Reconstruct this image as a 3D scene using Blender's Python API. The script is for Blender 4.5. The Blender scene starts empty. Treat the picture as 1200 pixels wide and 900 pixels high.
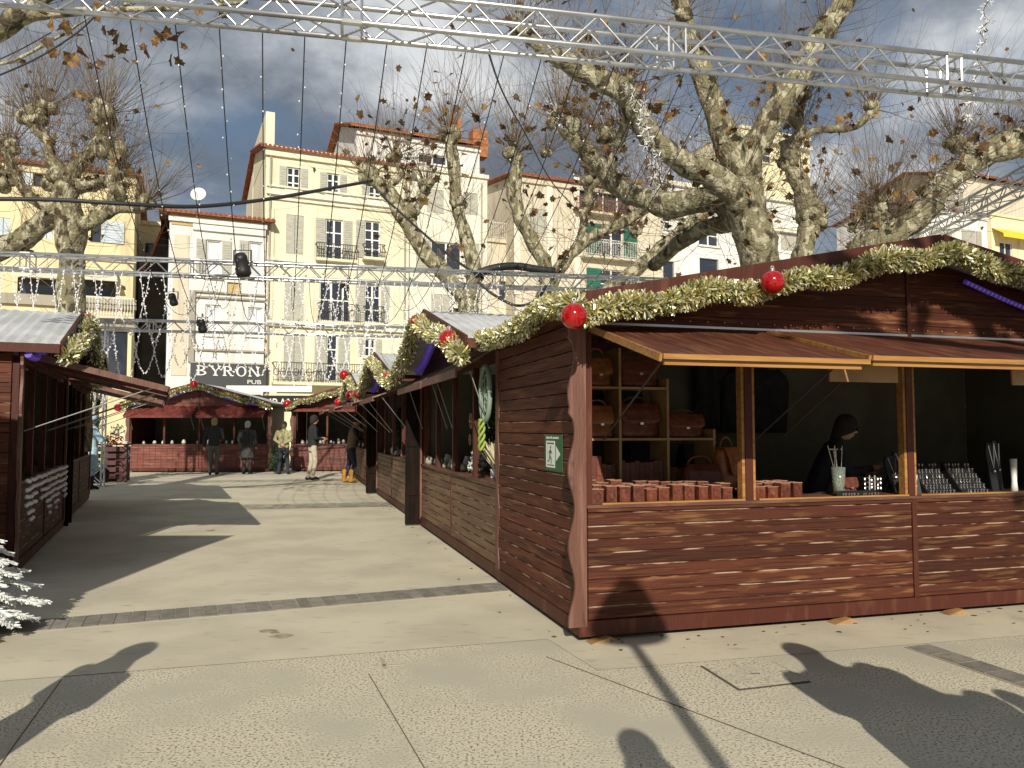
import bpy, bmesh, math, random
from mathutils import Vector, Matrix, noise
rad = math.radians
R = random.Random(11)
S = bpy.context.scene
COL = S.collection

# ---------------------------------------------------------------- camera, sky, sun, exposure
FPX, HZ, EYE = 920.0, 502.0, 1.6            # focal length in px of a 1200 px wide frame, horizon row, eye height
PITCH = math.atan((HZ - 450) / FPX)
CP, SP = math.cos(PITCH), math.sin(PITCH)
cam_d = bpy.data.cameras.new("camera")
cam_d.sensor_width = 36
cam_d.lens = 36 * FPX / 1200
cam_d.clip_start = 0.05
cam_d.clip_end = 3000
cam = bpy.data.objects.new("camera", cam_d)
COL.objects.link(cam)
cam.location = (0, 0, EYE)
cam.rotation_euler = (rad(90) + PITCH, 0, 0)
S.camera = cam

SUN_EL = rad(27.5)
SHX, SHY = -0.042, 0.999                     # ground direction in which shadows fall
sun_d = bpy.data.lights.new("sun", 'SUN')
sun_d.energy = 5.0
sun_d.angle = rad(0.5)
sun_d.color = (1.0, 0.93, 0.80)
sun = bpy.data.objects.new("sun", sun_d)
COL.objects.link(sun)
_dir = Vector((SHX * math.cos(SUN_EL), SHY * math.cos(SUN_EL), -math.sin(SUN_EL)))
sun.rotation_euler = _dir.to_track_quat('-Z', 'Y').to_euler()
sun.location = (0, -20, 20)

W_ = bpy.data.worlds.new("World")
S.world = W_
W_.use_nodes = True
nt = W_.node_tree
nt.nodes.clear()
_n = nt.nodes.new
out = _n("ShaderNodeOutputWorld")
bg = _n("ShaderNodeBackground")
bg.inputs[1].default_value = 0.066
sky = _n("ShaderNodeTexSky")
sky.sky_type = 'NISHITA'
sky.sun_disc = False
sky.sun_elevation = SUN_EL
sky.sun_rotation = math.atan2(-SHX, -SHY)
sky.air_density = 1.0
tc = _n("ShaderNodeTexCoord")
sep = _n("ShaderNodeSeparateXYZ")
nt.links.new(tc.outputs['Generated'], sep.inputs[0])
zz = _n("ShaderNodeMath"); zz.operation = 'MAXIMUM'; zz.inputs[1].default_value = 0.0
nt.links.new(sep.outputs[2], zz.inputs[0])
za = _n("ShaderNodeMath"); za.operation = 'ADD'; za.inputs[1].default_value = 0.32
nt.links.new(zz.outputs[0], za.inputs[0])
dv = _n("ShaderNodeVectorMath"); dv.operation = 'DIVIDE'
cmb = _n("ShaderNodeCombineXYZ")
for i in range(3):
    nt.links.new(za.outputs[0], cmb.inputs[i])
nt.links.new(tc.outputs['Generated'], dv.inputs[0])
nt.links.new(cmb.outputs[0], dv.inputs[1])
def wnoise(scale, detail, rough, off):
    mp = _n("ShaderNodeMapping"); mp.inputs['Location'].default_value = off
    nt.links.new(dv.outputs[0], mp.inputs[0])
    t = _n("ShaderNodeTexNoise"); t.inputs['Scale'].default_value = scale
    t.inputs['Detail'].default_value = detail; t.inputs['Roughness'].default_value = rough
    nt.links.new(mp.outputs[0], t.inputs['Vector'])
    return t.outputs[0]
def wramp(src, stops):
    r = _n("ShaderNodeValToRGB")
    el = r.color_ramp.elements
    while len(el) < len(stops): el.new(0.5)
    for e, (p, c) in zip(el, stops):
        e.position = p; e.color = (*c, 1)
    nt.links.new(src, r.inputs[0])
    return r.outputs[0]
cl_col = wramp(wnoise(1.9, 9, 0.58, (3.1, 0.4, 1.7)),
               [(0.32, (1.6, 1.9, 2.45)), (0.44, (2.5, 2.95, 3.6)), (0.53, (5.2, 5.7, 6.4)), (0.62, (10.5, 10.8, 11.0))])
cl_mask = wramp(wnoise(1.7, 7, 0.55, (0.6, 7.3, 2.2)), [(0.34, (0, 0, 0)), (0.48, (1, 1, 1))])
mx = _n("ShaderNodeMix"); mx.data_type = 'RGBA'
nt.links.new(cl_mask, mx.inputs[0])
nt.links.new(sky.outputs[0], mx.inputs[6])
nt.links.new(cl_col, mx.inputs[7])
nt.links.new(mx.outputs[2], bg.inputs[0])
nt.links.new(bg.outputs[0], out.inputs[0])

S.view_settings.view_transform = 'Standard'
S.view_settings.look = 'None'
S.view_settings.gamma = 1
S.view_settings.exposure = 0.10
S.view_settings.use_curve_mapping = False

# ---------------------------------------------------------------- measuring helpers
def ray(u, v):
    x = (u - 600) / FPX; y = (450 - v) / FPX
    return Vector((x, CP - y * SP, SP + y * CP))
def at(u, v, Y):
    d = ray(u, v)
    return Vector((0, 0, EYE)) + d * (Y / d.y)
def ground(u, v, z=0.0):
    d = ray(u, v)
    return Vector((0, 0, EYE)) + d * ((z - EYE) / d.z)
TH = math.atan((600 - 335) / FPX)            # heading of the chalet alley
D1 = Vector((-math.sin(TH), math.cos(TH), 0)); D2 = Vector((math.cos(TH), math.sin(TH), 0))
P0 = ground(682, 752)
def Wp(a, b, z=0.0):
    p = P0 + D2 * a + D1 * b
    p.z = z
    return p
TB = rad(24)                                 # heading of the street of houses
E2 = Vector((math.cos(TB), math.sin(TB), 0)); E1 = Vector((-math.sin(TB), math.cos(TB), 0))
Q0 = at(312, 502, 42); Q0.z = 0
def bs(u, v, off=0.0):
    d = ray(u, v); o = Q0 + E1 * off
    t = (o.dot(E1)) / (d.x * E1.x + d.y * E1.y)
    p = Vector((0, 0, EYE)) + d * t
    return (p - Q0).dot(E2), p.z

# ---------------------------------------------------------------- object helpers
def tag(o, label=None, cat=None, group=None, kind=None):
    if label: o['label'] = label
    if cat: o['category'] = cat
    if group: o['group'] = group
    if kind: o['kind'] = kind
    return o
def empty(name, loc, rz=0.0, label=None, cat=None, group=None):
    o = bpy.data.objects.new(name, None)
    o.empty_display_size = 0.2
    COL.objects.link(o)
    o.location = loc; o.rotation_euler = (0, 0, rz)
    return tag(o, label, cat, group)
def copy_tree(o, parent=None):
    c = o.copy(); COL.objects.link(c); c.parent = parent
    for ch in list(o.children):
        copy_tree(ch, c)
    return c
class MB:
    def __init__(s):
        s.v = []; s.f = []; s.m = []
    def add(s, vs, fs, mi=0):
        n = len(s.v)
        s.v += [tuple(p) for p in vs]
        s.f += [tuple(i + n for i in f) for f in fs]
        s.m += [mi] * len(fs)
        return s
    def box(s, x0, x1, y0, y1, z0, z1, mi=0):
        return s.add([(x0, y0, z0), (x1, y0, z0), (x1, y1, z0), (x0, y1, z0), (x0, y0, z1), (x1, y0, z1), (x1, y1, z1), (x0, y1, z1)],
                     [(0, 3, 2, 1), (4, 5, 6, 7), (0, 1, 5, 4), (1, 2, 6, 5), (2, 3, 7, 6), (3, 0, 4, 7)], mi)
    def bar(s, p, q, w, h, up=(0, 0, 1), mi=0):
        p = Vector(p); q = Vector(q); d = (q - p).normalized(); up = Vector(up)
        if abs(d.dot(up)) > 0.98: up = Vector((0, 1, 0))
        sx = d.cross(up).normalized() * (w / 2); sz = sx.cross(d).normalized() * (h / 2)
        vs = [p - sx - sz, p + sx - sz, p + sx + sz, p - sx + sz, q - sx - sz, q + sx - sz, q + sx + sz, q - sx + sz]
        return s.add(vs, [(0, 1, 2, 3), (7, 6, 5, 4), (0, 4, 5, 1), (1, 5, 6, 2), (2, 6, 7, 3), (3, 7, 4, 0)], mi)
    def tube(s, pts, rs, n=6, mi=0, caps=True, lump=0.0):
        pts = [Vector(p) for p in pts]
        if not isinstance(rs, (list, tuple)): rs = [rs] * len(pts)
        base = len(s.v); prev = None; k = len(pts)
        for i, p in enumerate(pts):
            d = (pts[min(i + 1, k - 1)] - pts[max(i - 1, 0)])
            d = d.normalized() if d.length > 1e-9 else Vector((0, 0, 1))
            if prev is None:
                a = d.cross(Vector((0, 0, 1)) if abs(d.z) < 0.9 else Vector((1, 0, 0))).normalized()
            else:
                a = (prev - d * prev.dot(d))
                a = a.normalized() if a.length > 1e-6 else d.orthogonal().normalized()
            prev = a; b = d.cross(a)
            for j in range(n):
                t = 2 * math.pi * j / n
                o = a * math.cos(t) + b * math.sin(t)
                r = rs[i]
                if lump: r *= 1 + lump * noise.noise((p + o * r) * (0.55 / max(r, 0.04))) + 0.5 * lump * noise.noise((p + o * r) * (1.9 / max(r, 0.04)))
                s.v.append(tuple(p + o * r))
        for i in range(k - 1):
            for j in range(n):
                j2 = (j + 1) % n
                s.f.append((base + i * n + j, base + i * n + j2, base + (i + 1) * n + j2, base + (i + 1) * n + j)); s.m.append(mi)
        if caps and n > 2:
            s.f.append(tuple(base + j for j in reversed(range(n)))); s.m.append(mi)
            s.f.append(tuple(base + (k - 1) * n + j for j in range(n))); s.m.append(mi)
        return s
    def prism(s, poly, t0, t1, ax='y', mi=0):
        n = len(poly)
        if ax == 'y': f = lambda a, b, t: (a, t, b)
        elif ax == 'x': f = lambda a, b, t: (t, a, b)
        else: f = lambda a, b, t: (a, b, t)
        vs = [f(a, b, t0) for a, b in poly] + [f(a, b, t1) for a, b in poly]
        fs = [tuple(range(n)), tuple(reversed(range(n, 2 * n)))]
        fs += [(i, i + n, (i + 1) % n + n, (i + 1) % n) for i in range(n)]
        return s.add(vs, fs, mi)
    def ball(s, c, r, nu=10, nv=7, sc=(1, 1, 1), mi=0):
        c = Vector(c); vs = []; fs = []
        vs.append((c.x, c.y, c.z + r * sc[2]))
        for i in range(1, nv):
            a = math.pi * i / nv
            for j in range(nu):
                t = 2 * math.pi * j / nu
                vs.append((c.x + r * sc[0] * math.sin(a) * math.cos(t), c.y + r * sc[1] * math.sin(a) * math.sin(t), c.z + r * sc[2] * math.cos(a)))
        vs.append((c.x, c.y, c.z - r * sc[2]))
        for j in range(nu): fs.append((0, 1 + j, 1 + (j + 1) % nu))
        for i in range(nv - 2):
            for j in range(nu):
                a = 1 + i * nu + j; b = 1 + i * nu + (j + 1) % nu
                fs.append((a, a + nu, b + nu, b))
        l = len(vs) - 1
        for j in range(nu): fs.append((l, l - nu + (j + 1) % nu, l - nu + j))
        return s.add(vs, fs, mi)
    def lathe(s, prof, c=(0, 0, 0), n=14, mi=0):
        c = Vector(c); vs = []; fs = []
        for r, z in prof:
            for j in range(n):
                t = 2 * math.pi * j / n
                vs.append((c.x + r * math.cos(t), c.y + r * math.sin(t), c.z + z))
        for i in range(len(prof) - 1):
            for j in range(n):
                fs.append((i * n + j, i * n + (j + 1) % n, (i + 1) * n + (j + 1) % n, (i + 1) * n + j))
        return s.add(vs, fs, mi)
    def mesh(s, name, mats, smooth=False):
        me = bpy.data.meshes.new(name)
        me.from_pydata(s.v, [], s.f)
        for m in (mats if isinstance(mats, (list, tuple)) else [mats]): me.materials.append(m)
        if any(s.m): me.polygons.foreach_set('material_index', s.m)
        if smooth: me.polygons.foreach_set('use_smooth', [True] * len(me.polygons))
        me.update()
        return me
    def build(s, name, mats, parent=None, smooth=False, loc=None, rz=None, kind=None, label=None):
        o = bpy.data.objects.new(name, s.mesh(name, mats, smooth))
        COL.objects.link(o)
        if parent is not None: o.parent = parent
        if loc is not None: o.location = loc
        if rz is not None: o.rotation_euler = (0, 0, rz)
        if kind: o['kind'] = kind
        if label: o['label'] = label
        return o
def inst(name, me, parent, loc, rot=(0, 0, 0), sc=(1, 1, 1)):
    o = bpy.data.objects.new(name, me); COL.objects.link(o)
    o.parent = parent; o.location = loc; o.rotation_euler = rot; o.scale = sc
    return o

# ---------------------------------------------------------------- materials
def mat(name, c1, c2=None, sc=(6, 6, 6), lo=0.4, hi=0.6, c3=None, sc3=(20, 20, 20), lo3=0.5, hi3=0.65, rough=0.7, metal=0.0,
        bump=0.0, bsc=40, rand=0.0, detail=6, spec=0.5, emit=None, estr=0, trans=0, coat=0, world=False, bdist=0.01):
    m = bpy.data.materials.new(name); m.use_nodes = True
    t = m.node_tree; n = t.nodes; L = t.links.new
    b = n.get('Principled BSDF')
    b.inputs['Roughness'].default_value = rough; b.inputs['Metallic'].default_value = metal
    b.inputs['Specular IOR Level'].default_value = spec
    b.inputs['Transmission Weight'].default_value = trans
    b.inputs['Coat Weight'].default_value = coat
    b.inputs['Base Color'].default_value = (*c1, 1)
    if emit:
        b.inputs['Emission Color'].default_value = (*emit, 1); b.inputs['Emission Strength'].default_value = estr
    if c2 is None and not bump and not rand: return m
    if world:
        src = n.new('ShaderNodeNewGeometry').outputs['Position']
    else:
        src = n.new('ShaderNodeTexCoord').outputs['Object']
    oi = n.new('ShaderNodeObjectInfo')
    vm = n.new('ShaderNodeVectorMath'); vm.operation = 'MULTIPLY_ADD'
    cx = n.new('ShaderNodeCombineXYZ')
    for i in range(3): L(oi.outputs['Random'], cx.inputs[i])
    L(cx.outputs[0], vm.inputs[0]); vm.inputs[1].default_value = (0, 0, 0) if world else (37, 53, 71)
    L(src, vm.inputs[2])
    def nz(scale, lo_, hi_, det=detail):
        mp = n.new('ShaderNodeMapping'); mp.inputs['Scale'].default_value = scale
        L(vm.outputs[0], mp.inputs[0])
        x = n.new('ShaderNodeTexNoise'); x.inputs['Scale'].default_value = 1; x.inputs['Detail'].default_value = det
        L(mp.outputs[0], x.inputs['Vector'])
        r = n.new('ShaderNodeMapRange'); r.inputs['From Min'].default_value = lo_; r.inputs['From Max'].default_value = hi_
        r.interpolation_type = 'SMOOTHSTEP'
        L(x.outputs[0], r.inputs[0])
        return r.outputs[0], x.outputs[0]
    col = None
    def mixc(f, a, bcol):
        x = n.new('ShaderNodeMix'); x.data_type = 'RGBA'
        L(f, x.inputs[0])
        if isinstance(a, tuple): x.inputs[6].default_value = (*a, 1)
        else: L(a, x.inputs[6])
        x.inputs[7].default_value = (*bcol, 1)
        return x.outputs[2]
    if c2 is not None:
        f, _ = nz(sc, lo, hi); col = mixc(f, c1, c2)
        if c3 is not None:
            f, _ = nz(sc3, lo3, hi3); col = mixc(f, col, c3)
    if rand:
        hs = n.new('ShaderNodeHueSaturation')
        mr = n.new('ShaderNodeMapRange'); L(oi.outputs['Random'], mr.inputs[0])
        mr.inputs['To Min'].default_value = 1 - rand; mr.inputs['To Max'].default_value = 1 + rand
        L(mr.outputs[0], hs.inputs['Value'])
        if col is None: hs.inputs['Color'].default_value = (*c1, 1)
        else: L(col, hs.inputs['Color'])
        col = hs.outputs[0]
    if col is not None: L(col, b.inputs['Base Color'])
    if bump:
        k = bsc if isinstance(bsc, tuple) else (bsc, bsc, bsc)
        _, x = nz(k, 0, 1, 4)
        bp = n.new('ShaderNodeBump'); bp.inputs['Strength'].default_value = bump; bp.inputs['Distance'].default_value = bdist
        L(x, bp.inputs['Height']); L(bp.outputs[0], b.inputs['Normal'])
    return m
K = {}
K['plank'] = mat('worn_brown_plank', (0.074, 0.0215, 0.0110), (0.165, 0.072, 0.029), sc=(2.6, 9, 24), lo=0.53, hi=0.67, c3=(0.036, 0.012, 0.0075), sc3=(2.2, 10, 70), lo3=0.48, hi3=0.68,
                 rough=0.6, spec=0.2, bump=0.5, bsc=(6, 60, 160), rand=0.34, detail=10)
K['plank_side'] = mat('side_brown_plank', (0.095, 0.0275, 0.014), (0.165, 0.068, 0.029), sc=(1.4, 9, 20), lo=0.5, hi=0.72, c3=(0.034, 0.011, 0.008), sc3=(2.2, 10, 60), lo3=0.5, hi3=0.70, rough=0.6, spec=0.2, bump=0.5, bsc=(6, 60, 160), rand=0.25)
K['plank_tan'] = mat('faded_tan_plank', (0.155, 0.085, 0.042), (0.235, 0.145, 0.075), sc=(1.3, 9, 20), lo=0.42, hi=0.7, c3=(0.085, 0.036, 0.018), sc3=(0.9, 4, 14), lo3=0.5, hi3=0.7, rough=0.6, bump=0.5, bsc=(6, 60, 160), rand=0.2)
K['plank_red'] = mat('red_brown_plank', (0.125, 0.030, 0.019), (0.19, 0.07, 0.04), sc=(2, 9, 24), lo=0.45, hi=0.7, c3=(0.06, 0.015, 0.011), sc3=(1.5, 4, 10), lo3=0.5, hi3=0.68, rough=0.55, bump=0.4, bsc=(6, 60, 160), rand=0.22)
K['trim'] = mat('red_brown_trim', (0.070, 0.019, 0.011), (0.13, 0.050, 0.028), sc=(8, 8, 2), lo=0.5, hi=0.75, rough=0.55, spec=0.25, bump=0.4, bsc=(60, 60, 12), rand=0.12)
K['trim_pale'] = mat('rosy_corner_board', (0.115, 0.044, 0.028), (0.18, 0.085, 0.058), sc=(26, 8, 1.6), lo=0.45, hi=0.72, c3=(0.07, 0.022, 0.015), sc3=(18, 18, 5), lo3=0.6, hi3=0.72, rough=0.55, bump=0.5, bsc=(110, 60, 8))
K['awn'] = mat('weathered_awning_board', (0.082, 0.026, 0.014), (0.14, 0.056, 0.030), sc=(22, 1.6, 8), lo=0.45, hi=0.68, c3=(0.048, 0.017, 0.012), sc3=(9, 1.3, 4), lo3=0.52, hi3=0.68, rough=0.6, spec=0.2, bump=0.5, bsc=(120, 8, 60), rand=0.12)
K['awn_red'] = mat('red_awning_board', (0.125, 0.028, 0.022), (0.17, 0.055, 0.042), sc=(12, 2, 8), lo=0.45, hi=0.68, rough=0.6, spec=0.2, bump=0.4, bsc=(60, 8, 60), rand=0.1)
K['awn_grey'] = mat('greyed_awning_board', (0.21, 0.125, 0.085), (0.30, 0.20, 0.14), sc=(3, 22, 8), lo=0.4, hi=0.68, c3=(0.11, 0.05, 0.034), sc3=(2, 9, 5), lo3=0.5, hi3=0.68, rough=0.6, bump=0.4, bsc=(8, 90, 60), rand=0.15)
K['honey'] = mat('bare_honey_wood', (0.36, 0.18, 0.048), (0.24, 0.10, 0.028), sc=(2, 30, 30), lo=0.4, hi=0.7, rough=0.5, bump=0.3, bsc=(6, 80, 80))
K['shelfwood'] = mat('pale_shelf_wood', (0.34, 0.20, 0.085), (0.24, 0.13, 0.05), sc=(5, 5, 5), lo=0.4, hi=0.7, rough=0.5)
K['dark'] = mat('near_black_wood', (0.008, 0.005, 0.004), (0.014, 0.008, 0.006), sc=(10, 10, 2), rough=0.8, spec=0.1)  # on the side leaves this colour also carries the awning's shade
K['lining'] = mat('beige_interior_board', (0.13, 0.12, 0.09), (0.105, 0.095, 0.07), sc=(2, 2, 2), rough=0.9, spec=0.1)
K['counter'] = mat('counter_board', (0.09, 0.035, 0.022), (0.15, 0.07, 0.04), sc=(3, 20, 10), rough=0.55)
K['roof'] = mat('grey_roof_sheet', (0.52, 0.53, 0.53), (0.42, 0.43, 0.43), sc=(1.5, 1.5, 1.5), c3=(0.30, 0.30, 0.28), sc3=(3, 9, 3), lo3=0.58, hi3=0.75, rough=0.55, bump=0.2, bsc=20)
K['metal'] = mat('truss_aluminium', (0.62, 0.63, 0.64), (0.50, 0.51, 0.52), sc=(4, 4, 4), rough=0.34, metal=0.9)
K['black'] = mat('black_plastic', (0.012, 0.012, 0.013), rough=0.5)
K['blackcloth'] = mat('black_cloth', (0.012, 0.012, 0.014), (0.02, 0.02, 0.022), sc=(9, 9, 9), rough=0.9)
K['steel'] = mat('strut_steel', (0.42, 0.42, 0.40), rough=0.35, metal=0.8)
K['gold'] = mat('gold_tinsel', (0.56, 0.50, 0.20), rough=0.34, metal=0.5)
K['green_t'] = mat('green_tinsel', (0.19, 0.21, 0.07), rough=0.35, metal=0.4)
K['pale_t'] = mat('pale_tinsel', (0.80, 0.79, 0.62), rough=0.28, metal=0.45)
K['core_t'] = mat('dark_tinsel_core', (0.10, 0.10, 0.025), rough=0.7)
K['red'] = mat('red_bauble', (0.42, 0.008, 0.010), rough=0.12, metal=0.35, coat=0.6)
K['purple'] = mat('violet_rope_light', (0.085, 0.055, 0.30), rough=0.4, emit=(0.12, 0.06, 0.45), estr=0.18)
K['purple_d'] = mat('violet_rope_light_ring', (0.25, 0.2, 0.62), rough=0.3, emit=(0.2, 0.12, 0.7), estr=0.3)
K['edge'] = mat('worn_highlight_plank_edge', (0.060, 0.017, 0.010), (0.38, 0.26, 0.18), sc=(4.0, 30, 30), lo=0.47, hi=0.62, rough=0.7, spec=0.2)  # pale patches paint the sunlit glint of the chamfers, broken up like wear
K['silver'] = mat('silver_cap', (0.6, 0.58, 0.55), rough=0.3, metal=0.9)
K['bark'] = mat('plane_bark', (0.205, 0.185, 0.112), (0.42, 0.39, 0.275), sc=(8, 8, 4.5), lo=0.50, hi=0.57, c3=(0.070, 0.056, 0.036), sc3=(6, 6, 3.4), lo3=0.54, hi3=0.62, rough=0.85, spec=0.2, bump=1.0, bsc=22, detail=8, world=True, bdist=0.05)
K['twig'] = mat('twig_bark', (0.10, 0.07, 0.045), (0.16, 0.115, 0.07), sc=(2, 2, 2), rough=0.8)
K['leaf'] = mat('dead_brown_leaf', (0.095, 0.045, 0.015), (0.22, 0.125, 0.03), sc=(3, 3, 3), lo=0.4, hi=0.6, c3=(0.07, 0.032, 0.012), sc3=(5, 5, 5), lo3=0.5, hi3=0.6, rough=0.7, rand=0.5)
K['white'] = mat('white_paint', (0.72, 0.72, 0.68), rough=0.5)
K['bulb'] = mat('frosted_bulb', (0.80, 0.80, 0.82), rough=0.25)
K['wire'] = mat('black_wire', (0.02, 0.02, 0.022), rough=0.6)
K['glass'] = mat('window_glass', (0.025, 0.032, 0.045), rough=0.06, spec=0.8)
K['leather'] = mat('brown_leather', (0.115, 0.028, 0.015), (0.17, 0.05, 0.022), sc=(30, 30, 30), lo=0.4, hi=0.7, c3=(0.07, 0.018, 0.011), sc3=(14, 14, 14), lo3=0.5, hi3=0.66, rough=0.42, bump=0.35, bsc=90, rand=0.35)
K['leather_o'] = mat('tan_leather', (0.34, 0.115, 0.035), (0.22, 0.07, 0.024), sc=(12, 12, 12), rough=0.42, rand=0.2)
K['cups_in'] = mat('box_inside', (0.03, 0.012, 0.008), rough=0.8)
K['rim'] = mat('pale_leather_edge', (0.42, 0.24, 0.15), rough=0.5)
K['skin'] = mat('skin', (0.46, 0.25, 0.17), (0.40, 0.21, 0.14), sc=(20, 20, 20), rough=0.55)

# ---------------------------------------------------------------- ground
K['coarse'] = mat('washed_aggregate', (0.58, 0.53, 0.40), (0.15, 0.13, 0.092), sc=(66, 66, 66), lo=0.48, hi=0.67, c3=(0.44, 0.405, 0.315), sc3=(1.3, 1.3, 1.3), lo3=0.42, hi3=0.66, rough=0.85, bump=0.5, bsc=60, detail=5, world=True, bdist=0.006)
K['smooth'] = mat('beige_concrete', (0.55, 0.50, 0.375), (0.45, 0.41, 0.31), sc=(1.1, 1.1, 1.1), lo=0.35, hi=0.68, c3=(0.32, 0.29, 0.215), sc3=(4.5, 13, 4), lo3=0.57, hi3=0.80, rough=0.85, bump=0.35, bsc=60, detail=9, world=True, bdist=0.004)
K['paver'] = mat('grey_paver', (0.22, 0.20, 0.165), (0.17, 0.155, 0.13), sc=(9, 9, 9), rough=0.8, bump=0.4, bsc=70, rand=0.16)
K['joint'] = mat('pale_joint', (0.36, 0.33, 0.26), rough=0.9)
K['slot'] = mat('dark_joint', (0.12, 0.105, 0.078), rough=0.9)
g = MB().add([(-500, -120, 0), (500, -120, 0), (500, 700, 0), (-500, 700, 0)], [(0, 1, 2, 3)]).build('ground', K['coarse'])
tag(g, kind='structure')
def gp(u, v, z):
    p = ground(u, v); return Vector((p.x, p.y, z))
A_ = gp(115, 790, .004); B_ = gp(400, 768, .004)
ld = (B_ - A_).normalized()
kx = gp(640, 748, .004); k1 = A_ + ld * ((kx - A_).dot(ld))
k2 = gp(700, 786, .004); k3 = gp(1200, 745, .004); rd = (k3 - k2).normalized()
pv = MB()
n_far = E1 * 95
poly = [A_ - ld * 40, k1, k2, k3 + rd * 30]
vs = [tuple(p) for p in poly] + [tuple(poly[3] + n_far), tuple(poly[2] + n_far), tuple(poly[1] + n_far), tuple(poly[0] + n_far)]
pv.add([vs[0], vs[1], vs[2], vs[3], vs[4], vs[7]], [(0, 1, 2, 3, 4, 5)])
tag(pv.build('pavement', K['smooth']), kind='structure')
# band of narrow pavers across the alley
b0 = gp(0, 744, 0); b1 = gp(560, 696, 0)
bd = (b1 - b0).normalized(); bn = Vector((-bd.y, bd.x, 0))
band = MB().bar(b0 - bd * 3 + bn * .20 + Vector((0, 0, .003)), b1 + bd * 1.2 + bn * .20 + Vector((0, 0, .003)), .435, .008).build('paver_band', K['joint'])
tag(band, kind='structure')
pm = MB().box(0, .106, 0, .40, 0, .006).mesh('paver', K['paver'])
pos = -2.4
ang = math.atan2(bd.y, bd.x)
while pos < (b1 - b0).length + .9:
    p = b0 + bd * pos
    o = inst('paver', pm, band, (p.x, p.y, .0062 + R.uniform(0, .0012)), (0, 0, ang + R.uniform(-.008, .008)), (1, R.uniform(.985, 1.015), 1))
    pos += .114
c0 = gp(1074, 758, 0); c1 = gp(1200, 800, 0)
cd = (c1 - c0).normalized(); cn = Vector((-cd.y, cd.x, 0))
band2 = MB().bar(c0 + Vector((0, 0, .005)), c1 + cd * 3 + Vector((0, 0, .005)), .21, .010).build('paver_band', K['joint'])
tag(band2, kind='structure')
pm2 = MB().box(0, .205, -.095, .095, 0, .006).mesh('paver', K['paver'])
pos = 0.02
while pos < (c1 - c0).length + 2.6:
    p = c0 + cd * pos
    inst('paver', pm2, band2, (p.x, p.y, .0105), (0, 0, math.atan2(cd.y, cd.x) + R.uniform(-.01, .01)))
    pos += .215
# access cover in the paving
mc = [gp(u, v, 0) for u, v in ((820, 781), (906, 776), (951, 800), (866, 810))]
mcen = sum(mc, Vector()) / 4
mh = empty('manhole_cover', (mcen.x, mcen.y, 0), 0, 'square recessed access cover filled with aggregate, set in the paving before the big chalet', 'manhole cover')
lp = [p - mcen for p in mc]
MB().add([(p.x, p.y, .005) for p in lp], [(3, 2, 1, 0)][::-1]).build('frame', K['slot'], mh)
MB().add([(p.x * .955, p.y * .955, .009) for p in lp], [(3, 2, 1, 0)]).build('lid', K['coarse'], mh)
MB().box(-.03, .03, -.008, .008, .009, .012).build('lifting_slot', K['slot'], mh)
for (ua, va, ub, vb) in ((432, 790, 500, 905), (72, 797, -6, 905), (640, 770, 1000, 905)):
    p, q = gp(ua, va, .003), gp(ub, vb, .003)
    tag(MB().bar(p, q, .0045, .004).build('paving_joint', K['slot']), kind='structure')

K['stain'] = mat('oil_stain', (0.20, 0.175, 0.12), (0.34, 0.30, 0.21), sc=(14, 14, 14), lo=.35, hi=.6, rough=.8, world=True)
for (u, v, w, h) in ((331, 746, .085, .07), (314, 740, .07, .05), (322, 742, .04, .03), (247, 622, .06, .12)):
    p = gp(u, v, .0052); vs = []
    for k in range(18):
        a = k * math.pi / 9; q = 1 + .28 * noise.noise((math.cos(a) * 1.6 + u, math.sin(a) * 1.6, v))
        vs.append((p.x + w * q * math.cos(a), p.y + h * q * math.sin(a), .0052))
    tag(MB().add(vs, [tuple(range(18))]).build('stain', K['stain']), kind='structure')
for (a, b) in (((436, 781), (476, 779)), ((447, 772), (452, 785))):
    tag(MB().bar(gp(*a, .0035), gp(*b, .0035), .022, .004).build('paint_mark', K['joint']), kind='structure')

# ---------------------------------------------------------------- market chalets
def plank_obj(parent, m, L, h, loc, rz=0.0, t=.024, name='plank'):
    c = min(.012, h * .14)
    prof = [(0, 0), (-t, .002), (-t, h - c), (-t + c * .9, h - .003), (0, h - .003)]
    n = len(prof); vs = [(0, y, z) for y, z in prof] + [(L, y, z) for y, z in prof]
    fs = [tuple(range(n)), tuple(reversed(range(n, 2 * n)))] + [(i, i + n, (i + 1) % n + n, (i + 1) % n) for i in range(n)]
    fs = [tuple(reversed(f)) for f in fs]
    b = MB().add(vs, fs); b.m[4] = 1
    return b.build(name, [m, K['edge']], parent, loc=loc, rz=rz)

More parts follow.
